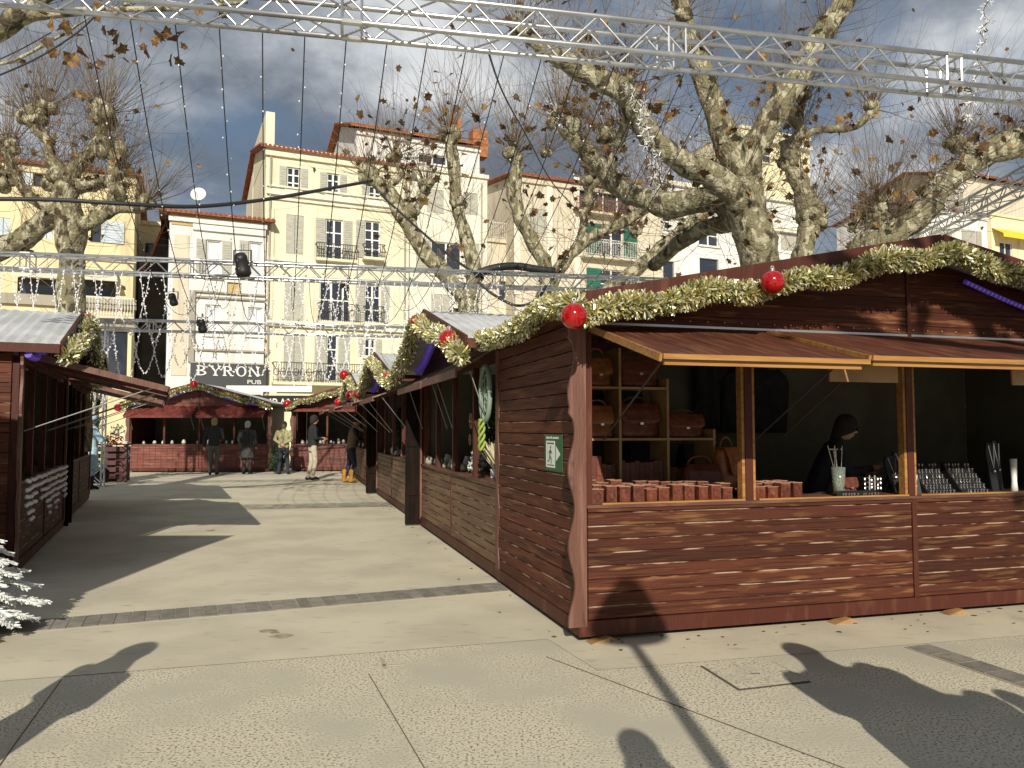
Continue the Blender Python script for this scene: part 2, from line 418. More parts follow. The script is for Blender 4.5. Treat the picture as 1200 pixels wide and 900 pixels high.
def chalet(label, loc, rz, W, D=2.35, front='plank', side='plank_side', gable=None, awn='awn', awns=(), planks='FLRG', joined=False,
           counter=1.02, hinge=2.38, eave=2.52, apex=3.13, posts=(.25, .5, .75), fold=None, wave=(0, 1), over=.40, back=True, edge='honey', step=.1):
    c = empty('market_chalet', loc, rz, label, 'market stall', 'wooden market chalets')
    sl = (apex - eave) / (W / 2)
    rz_ = lambda x: eave + sl * (x if x < W / 2 else W - x)
    FZ = .050
    # base
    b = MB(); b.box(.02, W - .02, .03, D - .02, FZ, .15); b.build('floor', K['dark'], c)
    MB().box(-.035, W + .035, -.045, .029, FZ - .005, .158).build('base_beam', K['trim'], c)
    for x in (-.035, W + .003):
        MB().box(x, x + .032, .031, D, FZ - .005, .150).build('base_beam', K['trim'], c)
    for k in range(5):
        x = .12 + (W - .34) * k / 4
        MB().box(x, x + .12, .06, D - .1, .002, FZ - .008).build('skid', K['dark'], c)
    # front parapet
    zt = counter - .055
    npl = round((zt - .162) / step)
    hs = (zt - .162) / npl
    halves = [(.045, W / 2 - .026), (W / 2 + .026, W - .045)]
    if joined:
        m = MB()
        for x0, x1 in halves:
            for k in range(npl):
                z = .162 + k * hs; m.box(x0, x1, -.022, 0, z, z + hs - .014)
        m.box(.045, W - .045, -.008, .018, .16, zt)
        m.build('front_siding', K[front], c, kind='stuff')
    else:
        for x0, x1 in halves:
            for k in range(npl):
                plank_obj(c, K[front], x1 - x0, hs, (x0, 0, .162 + k * hs))
        MB().box(.05, W - .05, .002, .022, .16, zt - .004).build('backing_board', K['dark'], c)
    for x0, x1 in halves:
        MB().box(x0 - .004, x1 + .004, -.034, .0, zt + .001, counter - .026).build('sill_rail', K[front], c)
    MB().box(W / 2 - .024, W / 2 + .024, -.036, .004, .160, counter - .028).build('cover_strip', K['trim'], c)
    MB().box(.03, W - .03, -.045, .42, counter - .024, counter).build('counter', K['counter'], c)
    # posts and their pale inner linings
    for f in posts:
        x = W * f
        MB().box(x - .034, x + .034, -.012, .055, counter + .001, hinge - .05).build('post', K['trim'], c)
        if edge == 'honey':
            for s in (-1, 1):
                MB().box(x + s * .048 - .013, x + s * .048 + .013, -.002, .07, counter + .001, hinge - .052).build('post_lining', K['honey'], c)
    for x0 in (.0, W - .09):
        MB().box(x0, x0 + .09, -.002, .09, .160, hinge + .02).build('corner_post', K['trim'], c)
    if edge == 'honey':
        xs = [.09] + [W * f for f in posts] + [W - .09]
        for xa, xb in zip(xs[:-1], xs[1:]):
            MB().box(xa + .064, xb - .064, -.049, -.02, counter + .0015, counter + .014).build('counter_edging', K['honey'], c)
    # wavy corner boards
    for x0, sgn in ((0.022, -1), (W - .022, 1)):
        pts = [(x0, .12), (x0, hinge + .03)]
        L_ = []
        N = 56
        for i in range(N + 1):
            z = hinge + .03 + (.12 - hinge - .03) * i / N
            ph = (z * 1.75) % 1.0
            w = .118 + .026 * math.sin(ph * 2 * math.pi) + (.020 if .0 <= ph < .05 else 0)
            L_.append((x0 + sgn * w, z))
        poly = pts + L_
        if sgn < 0: poly = poly[::-1]
        MB().prism(poly, -.052, -.024).build('corner_board', K['trim_pale'], c)
    # side walls
    for flag, x, r_, y0 in (('L', .0, -math.pi / 2, D), ('R', W, math.pi / 2, .05)):
        if flag in planks and not joined:
            z = .155; k = 0
            while z < eave - .02:
                h = min(.108, eave - .01 - z)
                plank_obj(c, K[side], D - .07, h, (x, y0 if flag == 'L' else .07, z), r_); z += h
        xx = x + .004 if flag == 'L' else x - .024
        MB().box(xx, xx + .02, .06, D - .03, .15, eave - .012).build('side_wall', K['plank_side' if joined else 'lining'], c)
    if back:
        MB().box(.025, W - .025, D - .028, D - .004, .15, eave - .012).build('back_wall', K['lining'], c)
        MB().prism([(.03, eave - .011), (W - .03, eave - .011), (W / 2, apex - .02)], D - .028, D - .004).build('back_gable', K['plank_side'], c)
    # header and gable
    MB().box(.0, W, .005, .06, hinge - .055, hinge - .002).build('header_beam', K['trim'], c)
    gm = K[gable or front]
    z = hinge; gb = MB()
    while z < apex - .03:
        h = min(.12, apex - .012 - z); zb, zt2 = z, z + h - .004
        def xr(zq): return max(.0, (zq - eave + .012) / sl) if zq > eave - .012 else 0.0
        a0, a1 = xr(zb), xr(zt2)
        if W / 2 - a0 > .06:
            for half in ((0, 1), (1, 0)):
                if half[0] == 0: poly = [(a0, zb), (W / 2 - .003, zb), (W / 2 - .003, zt2), (min(a1, W / 2 - .01), zt2)]
                else: poly = [(W / 2 + .003, zb), (W - a0, zb), (max(W - a1, W / 2 + .01), zt2), (W / 2 + .003, zt2)]
                if 'G' in planks and not joined:
                    MB().prism(poly, -.020 - R.uniform(0, .003), .0).build('plank', gm, c)
                else: gb.prism(poly, -.020, .0)
        z += h
    if gb.v: gb.build('gable_siding', gm, c, kind='stuff')
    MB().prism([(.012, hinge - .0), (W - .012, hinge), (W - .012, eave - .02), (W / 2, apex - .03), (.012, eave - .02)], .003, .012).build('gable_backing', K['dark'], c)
    MB().box(W / 2 - .02, W / 2 + .02, -.034, -.0235, hinge + .01, apex - .1).build('cover_strip', K['trim'], c)
    # roof sheets, seams, bargeboards
    for sgn in (-1, 1):
        xo = -.17 if sgn < 0 else W + .17
        ze = eave - sl * .17
        m = MB(); N = 44; rows = []
        for i in range(N + 1):
            y = -over + (D + over + .12) * i / N
            dz = .008 * math.cos(i * math.pi)
            rows.append(y)
            m.v += [(xo, y, ze + .052 + dz), (W / 2, y, apex + .052 + dz), (xo, y, ze + .012), (W / 2, y, apex + .012)]
        for i in range(N):
            k = 4 * i
            m.f += [(k, k + 1, k + 5, k + 4), (k + 2, k + 6, k + 7, k + 3), (k, k + 4, k + 6, k + 2), (k + 1, k + 3, k + 7, k + 5)]
        m.f += [(0, 2, 3, 1), (4 * N, 4 * N + 1, 4 * N + 3, 4 * N + 2)]
        m.f = [tuple(reversed(f)) for f in m.f] if sgn > 0 else m.f
        m.m = [0] * len(m.f)
        m.build('roof_sheet', K['roof'], c)
        m = MB(); m.bar((xo, -over - .014, ze - .005), (W / 2 - sgn * -.0, -over - .014, apex - .005), .026, .17)
        m.build('bargeboard', K['trim'], c)
        m = MB(); m.bar((xo - sgn * -.012, -over + .002, ze + .0), (xo - sgn * -.012, D + .12, ze + .0), .022, .10)
        m.build('eave_board', K['trim'], c)
    # awnings: boards hinged under the gable, propped by thin struts
    for (x0, x1, pr, dr, hz) in awns:
        m = MB()
        y0, z0, y1, z1 = -.03, hz, -pr, hz - dr
        nb = max(1, round((x1 - x0) / .28))
        sd = Vector((0, y1 - y0, z1 - z0)); ln = sd.length
        aw = MB()
        aw.add([(x0, y0, z0), (x1, y0, z0), (x1, y1, z1), (x0, y1, z1), (x0, y0, z0 + .024), (x1, y0, z0 + .024), (x1, y1, z1 + .024), (x0, y1, z1 + .024)],
               [(0, 1, 2, 3), (7, 6, 5, 4), (4, 5, 1, 0), (5, 6, 2, 1), (6, 7, 3, 2), (7, 4, 0, 3)])
        ao = aw.build('awning', K[awn], c)
        if edge == 'honey':
            MB().box(x0, x1, y1 - .020, y1 - .002, z1 - .006, z1 + .027).build('awning_edge', K['honey'], ao)
            MB().box(x0 + .02, x1 - .05, y1 + .01, y1 + .034, z1 - .040, z1 - .001).build('awning_batten', K['honey'], ao)
            MB().bar((x0 - .010, y0, z0 + .004), (x0 - .010, y1, z1 + .004), .018, .05).build('awning_edge', K['honey'], ao)
        else:
            MB().box(x0, x1, y1 - .022, y1 - .002, z1 - .06, z1 + .03).build('awning_edge', K['trim_pale' if edge == 'rose' else 'awn_red'], ao)
            MB().bar((x0 - .012, y0, z0 + .0), (x0 - .012, y1, z1 + .0), .022, .07).build('awning_edge', K['trim_pale' if edge == 'rose' else 'awn_red'], ao)
        for xs in (x0 + .10, x1 - .10):
            m = MB().tube([(xs, -.04, hz - .85), (xs, y1 + .16, z1 + .02)], .007, 6)
            m.build('strut', K['steel' if edge != 'honey' else 'black'], ao)
    for k in range(int(W / .21)):
        pass
    return c, rz_

def tinsel(label, pts, r, per_m, group='gold tinsel garlands', size=1.0):
    """a garland of foil strips wound round a wire that follows pts (world space)"""
    m = MB(); pts = [Vector(p) for p in pts]
    core = []
    for a, b in zip(pts[:-1], pts[1:]):
        L = (b - a).length; d = (b - a) / L
        n = int(L * per_m)
        for i in range(max(2, int(L / .12))):
            core.append(a + d * (L * i / max(2, int(L / .12))))
        for i in range(n):
            p = a + d * (L * R.random())
            p = p + Vector((0, 0, .25 * r * math.sin(p.x * 7 + p.y * 5)))
            v = Vector((R.gauss(0, 1), R.gauss(0, 1), R.gauss(0, 1)))
            v = (v - d * v.dot(d) * .4).normalized()
            e = p + v * r * (.45 + .55 * R.random() ** .5) * (1 + .25 * noise.noise(p * 6))
            w = v.cross(Vector((R.gauss(0, 1), R.gauss(0, 1), R.gauss(0, 1)))).normalized() * (.010 * size)
            mid = (p + e) * .5 + Vector((R.gauss(0, .012), R.gauss(0, .012), R.gauss(0, .012)))
            s = p + v * r * .25
            mi = R.choice((0, 0, 0, 1, 2, 2))
            m.add([s - w * .6, s + w * .6, mid + w, mid - w, e + w * .7, e - w * .7], [(0, 1, 2, 3), (3, 2, 4, 5)], mi)
    core.append(pts[-1])
    m.tube(core, [r * .42] * len(core), 6, 3)
    o = m.build('tinsel_garland', [K['gold'], K['green_t'], K['pale_t'], K['core_t']])
    return tag(o, label, 'garland', group)

_bm = {}
def bauble(p, r, label, group='red baubles on the garlands'):
    if not _bm:
        _bm['ball'] = MB().ball((0, 0, 0), 1, 24, 16).mesh('ball', K['red'], True)
        _bm['cap'] = MB().lathe([(.0, 1.16), (.2, 1.16), (.2, .96), (.0, .96)], n=12).mesh('cap', K['silver'])
        _bm['loop'] = MB().tube([(.12 * math.cos(t), 0, 1.26 + .12 * math.sin(t)) for t in [i * math.pi / 5 for i in range(11)]], .025, 5).mesh('hanging_loop', K['silver'])
    e = empty('bauble', p, 0, label, 'bauble', group)
    for k, nm in (('ball', 'ball'), ('cap', 'cap'), ('loop', 'hanging_loop')):
        inst(nm, _bm[k], e, (0, 0, 0), sc=(r, r, r))
    return e

def rope_light(label, p, q, r, group='violet rope lights under the gables'):
    p = Vector(p); q = Vector(q); n = max(6, int((q - p).length / .045))
    m = MB(); pts = []; rs = []
    for i in range(n * 4 + 1):
        t = i / (n * 4); pts.append(p.lerp(q, t) - Vector((0, 0, .10 * math.sin(math.pi * t)))); rs.append(r * (1 if i % 4 < 2 else .80))
    m.tube(pts, rs, 8)
    for i in range(len(pts) - 1):
        if i % 4 == 2:
            for j in range(8): m.m[i * 8 + j] = 1
    return tag(m.build('rope_light', [K['purple'], K['purple_d']]), label, 'rope light', group)

def c2w(c, x, y, z):
    return Matrix.Translation(c.location) @ Matrix.Rotation(c.rotation_euler.z, 4, 'Z') @ Vector((x, y, z))

# the big chalet in front
BW = 6.1
big, bigz = chalet('big brown plank chalet with leather goods and jewellery behind its counter', P0, TH, BW, 2.35,
                   awns=((.07, 1.60, 1.22, .33, 2.365), (1.64, 4.56, 1.20, .31, 2.375), (4.60, 6.0, 1.2, .31, 2.37)), posts=(.238, .5, .762))
for x in (.02, 2.15, 3.3, 4.9):
    w = MB().prism([(0, 0), (.16, 0), (.16, .044)], -.09, .02); w.build('levelling_wedge', K['shelfwood'], big, loc=(x, -.02, .002))
    w = MB().prism([(0, 0), (.0, .044), (.10, 0)], -.06, .02); w.build('levelling_wedge', K['shelfwood'], big, loc=(x + .17, -.02, .002))
for x0, x1 in ((1.52, 2.1), (3.16, 3.9)):
    MB().box(x0, x1, -.93, -.915, 1.93, 2.08).build('hanging_board', K['shelfwood'], big)
MB().box(.03, 6.07, -.033, -.022, 2.40, 2.418).build('hinge_rail', K['silver'], big)
k = .15
while k < 6:
    MB().ball((k, -.027, 2.455), .008, 5, 4).build('screw', K['silver'], big)
    k += .155

# chalets along the right of the alley (fronts face the alley)
RA = TH - math.pi / 2
def row(b_far, W, label, **kw):
    return chalet(label, Wp(.02, b_far), RA, W, 2.35, front='plank_tan', side='plank_side', gable='plank', awn='awn_grey', edge='rose', planks='FRG', **kw)
s1, s1z = row(7.25, 4.85, 'tan plank chalet whose near wall touches the big brown chalet', awns=((.05, 2.3, .42, .24, 2.44), (2.45, 4.62, .42, .24, 2.45)))
s2, s2z = row(13.7, 5.4, 'middle tan plank chalet of the three along the alley', awns=((.05, 2.6, .85, .24, 2.36), (2.75, 5.3, .7, .24, 2.38)))
s3, s3z = row(20.0, 5.4, 'tan plank chalet beside the shopper in ochre boots', awns=((.05, 2.6, 1.15, .28, 2.36), (2.75, 5.3, 1.0, .28, 2.38)))
# chalets along the left of the alley
LA = TB + math.pi / 2
l0 = ground(14, 676)
ldir = Vector((-math.sin(TB), math.cos(TB), 0)); lnrm = Vector((math.cos(TB), math.sin(TB), 0))
l1, l1z = chalet('shaded plank chalet hung with a curtain of white ball lights', l0, LA, 4.4, 2.35, front='plank', side='plank_side', gable='plank_side', awn='awn_red', edge='rose', planks='FLG',
                 awns=((.05, 2.1, 1.50, .36, 2.42), (2.2, 4.3, 1.50, .36, 2.42)))
l2, l2z = chalet('shaded plank chalet behind the one with ball lights', l0 + ldir * 5.3 - lnrm * .05, LA, 4.6, 2.35, front='plank', side='plank_side', gable='plank_side', awn='awn_red', edge='rose', planks='F',
                 awns=((.05, 4.5, 1.50, .36, 2.42),))
l3, l3z = chalet('unseen plank chalet left of the viewer, made tall for its alley shadow', Vector((-4.30, .7, 0)), math.pi / 2, 4.3, 2.35, front='plank', side='plank_side', gable='plank_side', awn='awn_red', edge='rose', joined=True, eave=3.45, apex=4.0)  # added out of view, raised so its shadow covers the left of the alley
# chalets closing the alley
fA = ground(150, 553.5); fA.z = 0
f1, f1z = chalet('red brick coloured chalet with two shoppers at its front, below the pub sign', fA, rad(2.5), 5.05, 2.3, front='plank_red', side='plank_red', gable='plank_red', awn='awn_red', edge='red', joined=True,
                 awns=((.05, 2.45, .6, .36, 2.40), (2.6, 5.0, .6, .36, 2.40)), apex=3.2)
fB = ground(343, 552.5); fB.z = 0
f2, f2z = chalet('red plank chalet in the corner behind the man in pale trousers', fB, rad(3), 5.0, 2.3, front='plank_red', side='plank_red', gable='plank_red', awn='awn_red', edge='red', joined=True,
                 awns=((.05, 4.9, .30, .10, 2.38),), apex=3.3)

# brick-pattern relief on the far chalet's parapet is painted board: vertical battens give it the grid
for ch, wd in ((f1, 5.05),):
    m = MB()
    x = .12
    while x < wd - .1:
        m.box(x, x + .012, -.026, -.0225, .17, .95); x += .21
    m.build('batten_grid', K['trim'], ch, kind='stuff')

# ---------------------------------------------------------------- garlands, rope lights, baubles
def slope_garland(c, W, eave, apex, which, label, r, per, y=-.47, dz=-.10, size=1.0):
    sl = (apex - eave) / (W / 2)
    xo = -.15
    e = (xo, eave + sl * xo); a = (W / 2, apex)
    if which == 'R': e = (W + .15, e[1])
    pts = []
    N = 5
    for i in range(N + 1):
        t = i / N
        x = e[0] + (a[0] - e[0]) * t; z = e[1] + (a[1] - e[1]) * t
        pts.append(c2w(c, x, y, z + dz + .025 * math.sin(t * 9)))
    return tinsel(label, pts, r, per, size=size)
slope_garland(big, BW, 2.52, 3.13, 'L', 'gold tinsel garland on the long left gable slope of the big chalet', .112, 3000, size=.75)
slope_garland(big, BW, 2.52, 3.13, 'R', 'gold tinsel garland on the right gable slope of the big chalet', .112, 2600, size=.75)
tinsel('gold tinsel garland along the side eave of the big chalet, above the exit sign', [c2w(big, -.20, y, 2.50 + .02 * math.sin(y * 6)) for y in (-.45, .3, .9, 1.5, 2.0, 2.55)], .12, 2800, size=.75)
for c, W, nm in ((s1, 4.85, 'chalet next to the big one'), (s2, 5.4, 'middle tan chalet'), (s3, 5.4, 'tan chalet by the ochre boots')):
    slope_garland(c, W, 2.52, 3.13, 'L', 'gold tinsel garland on the far gable slope of the ' + nm, .145, 1300, size=1.05)
    slope_garland(c, W, 2.52, 3.13, 'R', 'gold tinsel garland on the near gable slope of the ' + nm, .15, 1300, size=1.05)
    rope_light('violet rope light under the far gable slope of the ' + nm, c2w(c, W / 2 - .25, -.20, 2.98), c2w(c, .75, -.22, 2.48), .055)
slope_garland(l1, 4.4, 2.52, 3.13, 'L', 'gold tinsel garland on the near gable slope of the chalet with ball lights', .15, 1300, size=1.05)
slope_garland(l1, 4.4, 2.52, 3.13, 'R', 'gold tinsel garland on the far gable slope of the chalet with ball lights', .15, 1300, size=1.05)
rope_light('violet rope light under the grey roof edge of the ball light chalet', c2w(l1, -.16, -.1, 2.40), c2w(l1, .25, -.24, 2.58), .04)
rope_light('violet rope light under the gable peak of the ball light chalet', c2w(l1, .8, -.26, 2.62), c2w(l1, 1.9, -.26, 2.93), .035)
for s_, w in (('L', 'left'), ('R', 'right')):
    slope_garland(f1, 5.05, 2.52, 3.2, s_, 'gold tinsel garland on the %s slope of the brick coloured chalet' % w, .13, 500, size=1.8)
rope_light('violet rope light on the left slope of the brick coloured chalet', c2w(f1, .1, -.30, 2.42), c2w(f1, 2.5, -.30, 3.08), .035)
rope_light('violet rope light on the right slope of the brick coloured chalet', c2w(f1, 4.95, -.30, 2.42), c2w(f1, 2.56, -.30, 3.08), .035)
slope_garland(f2, 5.0, 2.52, 3.3, 'L', 'gold tinsel garland on the slope of the red corner chalet', .13, 600, size=1.8)
rope_light('violet rope light on the right slope of the big chalet', c2w(big, 3.6, -.10, 2.90), c2w(big, 5.9, -.10, 2.46), .022)
bauble(c2w(big, -.27, -.58, 2.37), .092, 'large red bauble on the eave corner of the big chalet, above the wavy corner board')
bauble(c2w(big, 1.28, -.62, 2.68), .088, 'large red bauble halfway up the garland of the big chalet')
bauble(c2w(s1, 2.5, -.52, 3.02), .095, 'red bauble at the gable peak of the chalet next to the big one')
bauble(c2w(s1, 4.55, -.50, 2.55), .115, 'red bauble at the near eave of the chalet next to the big one')
bauble(c2w(s1, .1, -.45, 2.46), .10, 'red bauble at the far eave of the chalet next to the big one')
bauble(c2w(s2, .2, -.52, 2.44), .13, 'red bauble at the far eave of the middle tan chalet')
bauble(c2w(s2, 5.3, -.45, 2.50), .10, 'red bauble at the near eave of the middle tan chalet')
bauble(c2w(s3, 2.8, -.6, 3.12), .14, 'red bauble at the gable peak of the tan chalet by the ochre boots')
bauble(c2w(s3, 5.2, -.6, 2.44), .13, 'red bauble at the near eave of the tan chalet by the ochre boots')
bauble(c2w(s3, .3, -.6, 2.42), .12, 'red bauble at the far eave of the tan chalet by the ochre boots')
bauble(c2w(l1, .35, -.42, 2.46), .135, 'red bauble hanging below the near garland of the ball light chalet')
bauble(c2w(l1, 2.45, -.45, 3.10), .12, 'red bauble at the gable peak of the ball light chalet')
bauble(c2w(l1, 4.3, -.30, 2.60), .12, 'red bauble at the far eave of the ball light chalet')
bauble(c2w(f1, 2.45, -.42, 3.18), .16, 'red bauble at the peak of the brick coloured chalet')
bauble(c2w(f1, -.2, -.5, 2.35), .14, 'red bauble at the left eave of the brick coloured chalet')
bauble(c2w(f2, -.15, -.40, 2.50), .15, 'red bauble at the left eave of the red corner chalet')
# curtain of ball lights on the left chalet
bl = empty('curtain_light', c2w(l1, .1, -.06, 1.04), LA, 'curtain of white ball lights hanging from the shaded left counter', 'light string')
wm = MB(); wm.tube([(0.0, -.01, -.01), (2.0, -.01, .015), (4.1, -.01, -.01)], .004, 4); wm.build('wire', K['wire'], bl)
bulbm = MB().ball((0, 0, 0), .025, 8, 6).mesh('bulb', K['bulb'], True)
x = .02
while x < 4.0:
    n = max(2, int(2 + 7.5 * (noise.noise((x * 1.7, 3.3, 0)) * .9 + .45)))
    for k in range(n):
        inst('bulb', bulbm, bl, (x + R.uniform(-.015, .015), -.035, -.03 - k * .088 + R.uniform(-.012, .012)))
    x += .17

# ---------------------------------------------------------------- houses
def stucco(name, c, dk=.82, s=.5):
    return mat(name, c, tuple(x * dk for x in c), sc=(s, s, s * .5), lo=.35, hi=.75, c3=tuple(x * .66 for x in c), sc3=(2.2, 2.2, .22), lo3=.53, hi3=.78, rough=.9, bump=.15, bsc=12, detail=8)
K['yellow'] = stucco('yellow_stucco', (0.70, 0.60, 0.36))
K['cream'] = stucco('cream_stucco', (0.70, 0.65, 0.47), .88)
K['creamlt'] = stucco('light_cream_stucco', (0.70, 0.67, 0.55), .90)
K['whitew'] = stucco('white_stucco', (0.70, 0.69, 0.65), .88)
K['beige'] = stucco('beige_stucco', (0.58, 0.52, 0.40), .88)
K['tan_w'] = stucco('ochre_stucco', (0.50, 0.37, 0.17))
K['paley'] = stucco('pale_yellow_stucco', (0.70, 0.64, 0.42), .92)
K['stone'] = stucco('grey_stone', (0.34, 0.31, 0.25))
K['shut_g'] = mat('grey_shutter', (0.40, 0.39, 0.33), (0.34, 0.33, 0.28), sc=(3, 3, 9), rough=.7)
K['shut_b'] = mat('pale_blue_shutter', (0.50, 0.56, 0.60), (0.43, 0.49, 0.54), sc=(3, 3, 9), rough=.7)
K['shut_gr'] = mat('green_shutter', (0.010, 0.13, 0.085), (0.008, 0.10, 0.065), sc=(3, 3, 9), rough=.6)
K['tile'] = mat('terracotta_tiles', (0.30, 0.095, 0.042), (0.20, 0.06, 0.03), sc=(3, 3, 3), lo=.35, hi=.7, c3=(0.36, 0.17, 0.08), sc3=(9, 1.2, 9), lo3=.52, hi3=.7, rough=.85, bump=.8, bsc=(11, 3, 3), bdist=.05)
K['tile_o'] = mat('orange_tiles', (0.40, 0.16, 0.055), (0.28, 0.10, 0.04), sc=(3, 3, 3), lo=.35, hi=.7, rough=.85, bump=.8, bsc=(11, 3, 3), bdist=.05)
K['iron'] = mat('iron_railing', (0.035, 0.033, 0.030), rough=.6)
K['rail_w'] = mat('pale_railing', (0.62, 0.60, 0.54), rough=.6)
K['canvas'] = mat('pale_awning_canvas', (0.60, 0.58, 0.48), (0.52, 0.50, 0.42), sc=(2, 2, 2), rough=.85)
K['canvas_y'] = mat('yellow_awning_canvas', (0.78, 0.52, 0.03), rough=.8)
K['signbg'] = mat('charcoal_sign_board', (0.040, 0.042, 0.046), rough=.6)
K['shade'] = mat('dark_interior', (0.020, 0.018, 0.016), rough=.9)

K['curtain'] = mat('white_curtain_behind_glass', (.66, .68, .70), (.5, .53, .56), sc=(2, 2, .6), rough=.12, spec=.7)
def wall_holes(m, s0, s1, z0, z1, holes, y=0.0, dep=.22):
    xs = sorted({s0, s1, *[h[0] for h in holes], *[h[2] for h in holes]})
    zs = sorted({z0, z1, *[h[1] for h in holes], *[h[3] for h in holes]})
    xs = [x for x in xs if s0 <= x <= s1]; zs = [z for z in zs if z0 <= z <= z1]
    for xa, xb in zip(xs[:-1], xs[1:]):
        for za, zb in zip(zs[:-1], zs[1:]):
            cx, cz = (xa + xb) / 2, (za + zb) / 2
            if any(h[0] < cx < h[2] and h[1] < cz < h[3] for h in holes): continue
            m.add([(xa, y, za), (xb, y, za), (xb, y, zb), (xa, y, zb)], [(0, 1, 2, 3)])
    for a, b, c, d in holes:
        m.add([(a, y, b), (c, y, b), (c, y, d), (a, y, d), (a, y + dep, b), (c, y + dep, b), (c, y + dep, d), (a, y + dep, d)],
              [(0, 4, 5, 1), (1, 5, 6, 2), (2, 6, 7, 3), (3, 7, 4, 0)])

def building(label, u0, u1, vtop, off, mt, wins=(), depth=12, roof=None, roofh=1.6, eave=.35, side=None, name='house', z_bottom=0, group=None):
    """u0..u1: picture columns of the facade ends on the street line; vtop: row of the eave at u0"""
    s0, zt = bs(u0, vtop, off); s1, _ = bs(u1, vtop, off)
    o = Q0 + E1 * off + E2 * s0
    e = empty(name, (o.x, o.y, 0), TB, label, 'building', group)
    Wd = s1 - s0
    def px(r):
        a, zb = bs(r[0], r[3], off); c, ztp = bs(r[2], r[1], off)
        zm = bs((r[0] + r[2]) / 2, r[3], off)[1]; zn = bs((r[0] + r[2]) / 2, r[1], off)[1]
        return (a - s0, zm, c - s0, zn)
    rects = [px(w[0]) for w in wins]
    m = MB(); wall_holes(m, 0, Wd, z_bottom, zt, [r for r, w in zip(rects, wins) if w[1] != 'none'])
    m.add([(0, 0, z_bottom), (0, depth, z_bottom), (0, depth, zt), (0, 0, zt)], [(0, 1, 2, 3)])
    m.add([(Wd, 0, z_bottom), (Wd, depth, z_bottom), (Wd, depth, zt), (Wd, 0, zt)], [(3, 2, 1, 0)])
    m.add([(0, depth, z_bottom), (Wd, depth, z_bottom), (Wd, depth, zt), (0, depth, zt)], [(0, 1, 2, 3)])
    m.add([(0, .3, zt - .01), (Wd, .3, zt - .01), (Wd, depth, zt - .01), (0, depth, zt - .01)], [(0, 1, 2, 3)])
    m.build('wall', K[mt], e)
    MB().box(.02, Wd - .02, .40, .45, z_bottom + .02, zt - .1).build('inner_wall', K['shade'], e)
    for r, w in zip(rects, wins):
        a, b, c, d = r; st = w[1]; opts = w[2] if len(w) > 2 else {}
        fm = K[opts.get('frame', 'white')]
        if st == 'glass':
            m = MB(); t = .07
            m.box(a, a + t, .10, .17, b, d); m.box(c - t, c, .10, .17, b, d); m.box(a + t, c - t, .10, .17, d - t, d); m.box(a + t, c - t, .10, .17, b, b + t)
            nv = opts.get('mull', 1); nh = opts.get('tran', 1)
            for k in range(nv):
                x = a + (c - a) * (k + 1) / (nv + 1); m.box(x - .05, x + .05, .105, .165, b + t, d - t)
            f = m.build('window', fm, e)
            for k in range(nh):
                z = b + (d - b) * (k + 1) / (nh + 1); MB().box(a + t, c - t, .11, .16, z - .035, z + .035).build('glazing_bar', fm, f)
            MB().box(a + .02, c - .02, .18, .20, b + .02, d - .02).build('pane', K[opts.get('pane', 'glass')], f)
            MB().box(a - .12, c + .12, -.12, .02, b - .12, b - .01).build('sill', K[opts.get('sill', mt)], f)
        elif st == 'blind':
            mid = (a + c) / 2
            for x0, x1 in ((a + .01, mid - .012), (mid + .012, c - .01)):
                m = MB(); m.box(x0, x1, .03, .07, b + .01, d - .01)
                n_ = 3
                for k in range(n_):
                    za = b + (d - b) * k / n_ + .08; zb = b + (d - b) * (k + 1) / n_ - .08
                    m.box(x0 + .08, x1 - .08, .018, .032, za, zb)
                m.build('shutter', K[opts.get('sh', 'shut_g')], e)
        elif st == 'dark':
            MB().box(a + .01, c - .01, .17, .20, b + .01, d - .01).build('window', K['glass'], e)
        elif st == 'niche':
            MB().box(a + .01, c - .01, .12, .15, b + .01, d - .01).build('niche', K['tan_w'], e)
        sh = opts.get('shut')
        if sh:
            w_ = opts.get('sw', (c - a) * .52)
            for side_ in sh:
                x0, x1 = ((a - w_ - .03, a - .03) if side_ == 'L' else (c + .03, c + w_ + .03))
                m = MB(); m.box(x0, x1, -.075, -.03, b + .02, d - .02)
                z = b + .14
                while z < d - .16:
                    m.box(x0 + .07, x1 - .07, -.092, -.074, z, z + .06); z += .13
                m.build('shutter', K[opts.get('sh', 'shut_g')], e)
        if 'balc' in opts:
            bu0, bv0, bu1, bv1 = opts['balc']
            x0, zb, x1, ztp = px((bu0, bv0, bu1, bv1))
            balcony(e, x0, x1, zb, ztp, opts.get('rail', 'iron'), opts.get('bd', .55), mt)
    if roof:
        xo = eave; m = MB(); yr = depth * .5
        m.add([(-xo, -xo, zt + .05), (Wd + xo, -xo, zt + .05), (Wd + xo, yr, zt + .05 + roofh), (-xo, yr, zt + .05 + roofh), (Wd + xo, depth + xo, zt + .05), (-xo, depth + xo, zt + .05),
               (-xo, -xo, zt - .05), (Wd + xo, -xo, zt - .05), (Wd + xo, yr, zt - .08 + roofh), (-xo, yr, zt - .08 + roofh), (Wd + xo, depth + xo, zt - .05), (-xo, depth + xo, zt - .05)],
              [(0, 1, 2, 3), (3, 2, 4, 5), (7, 6, 9, 8), (8, 9, 11, 10), (0, 6, 7, 1), (1, 7, 8, 2), (2, 8, 10, 4), (3, 9, 6, 0), (5, 11, 9, 3), (4, 10, 11, 5)])
        rf = m.build('roof', K[roof], e)
        m = MB(); x = -xo
        while x < Wd + xo:      # rows of canal tiles
            m.tube([(x, -xo - .04, zt + .07), (x, yr, zt + .07 + roofh)], .075, 5); x += .24
        m.build('tile_row', K[roof], rf, kind='stuff')
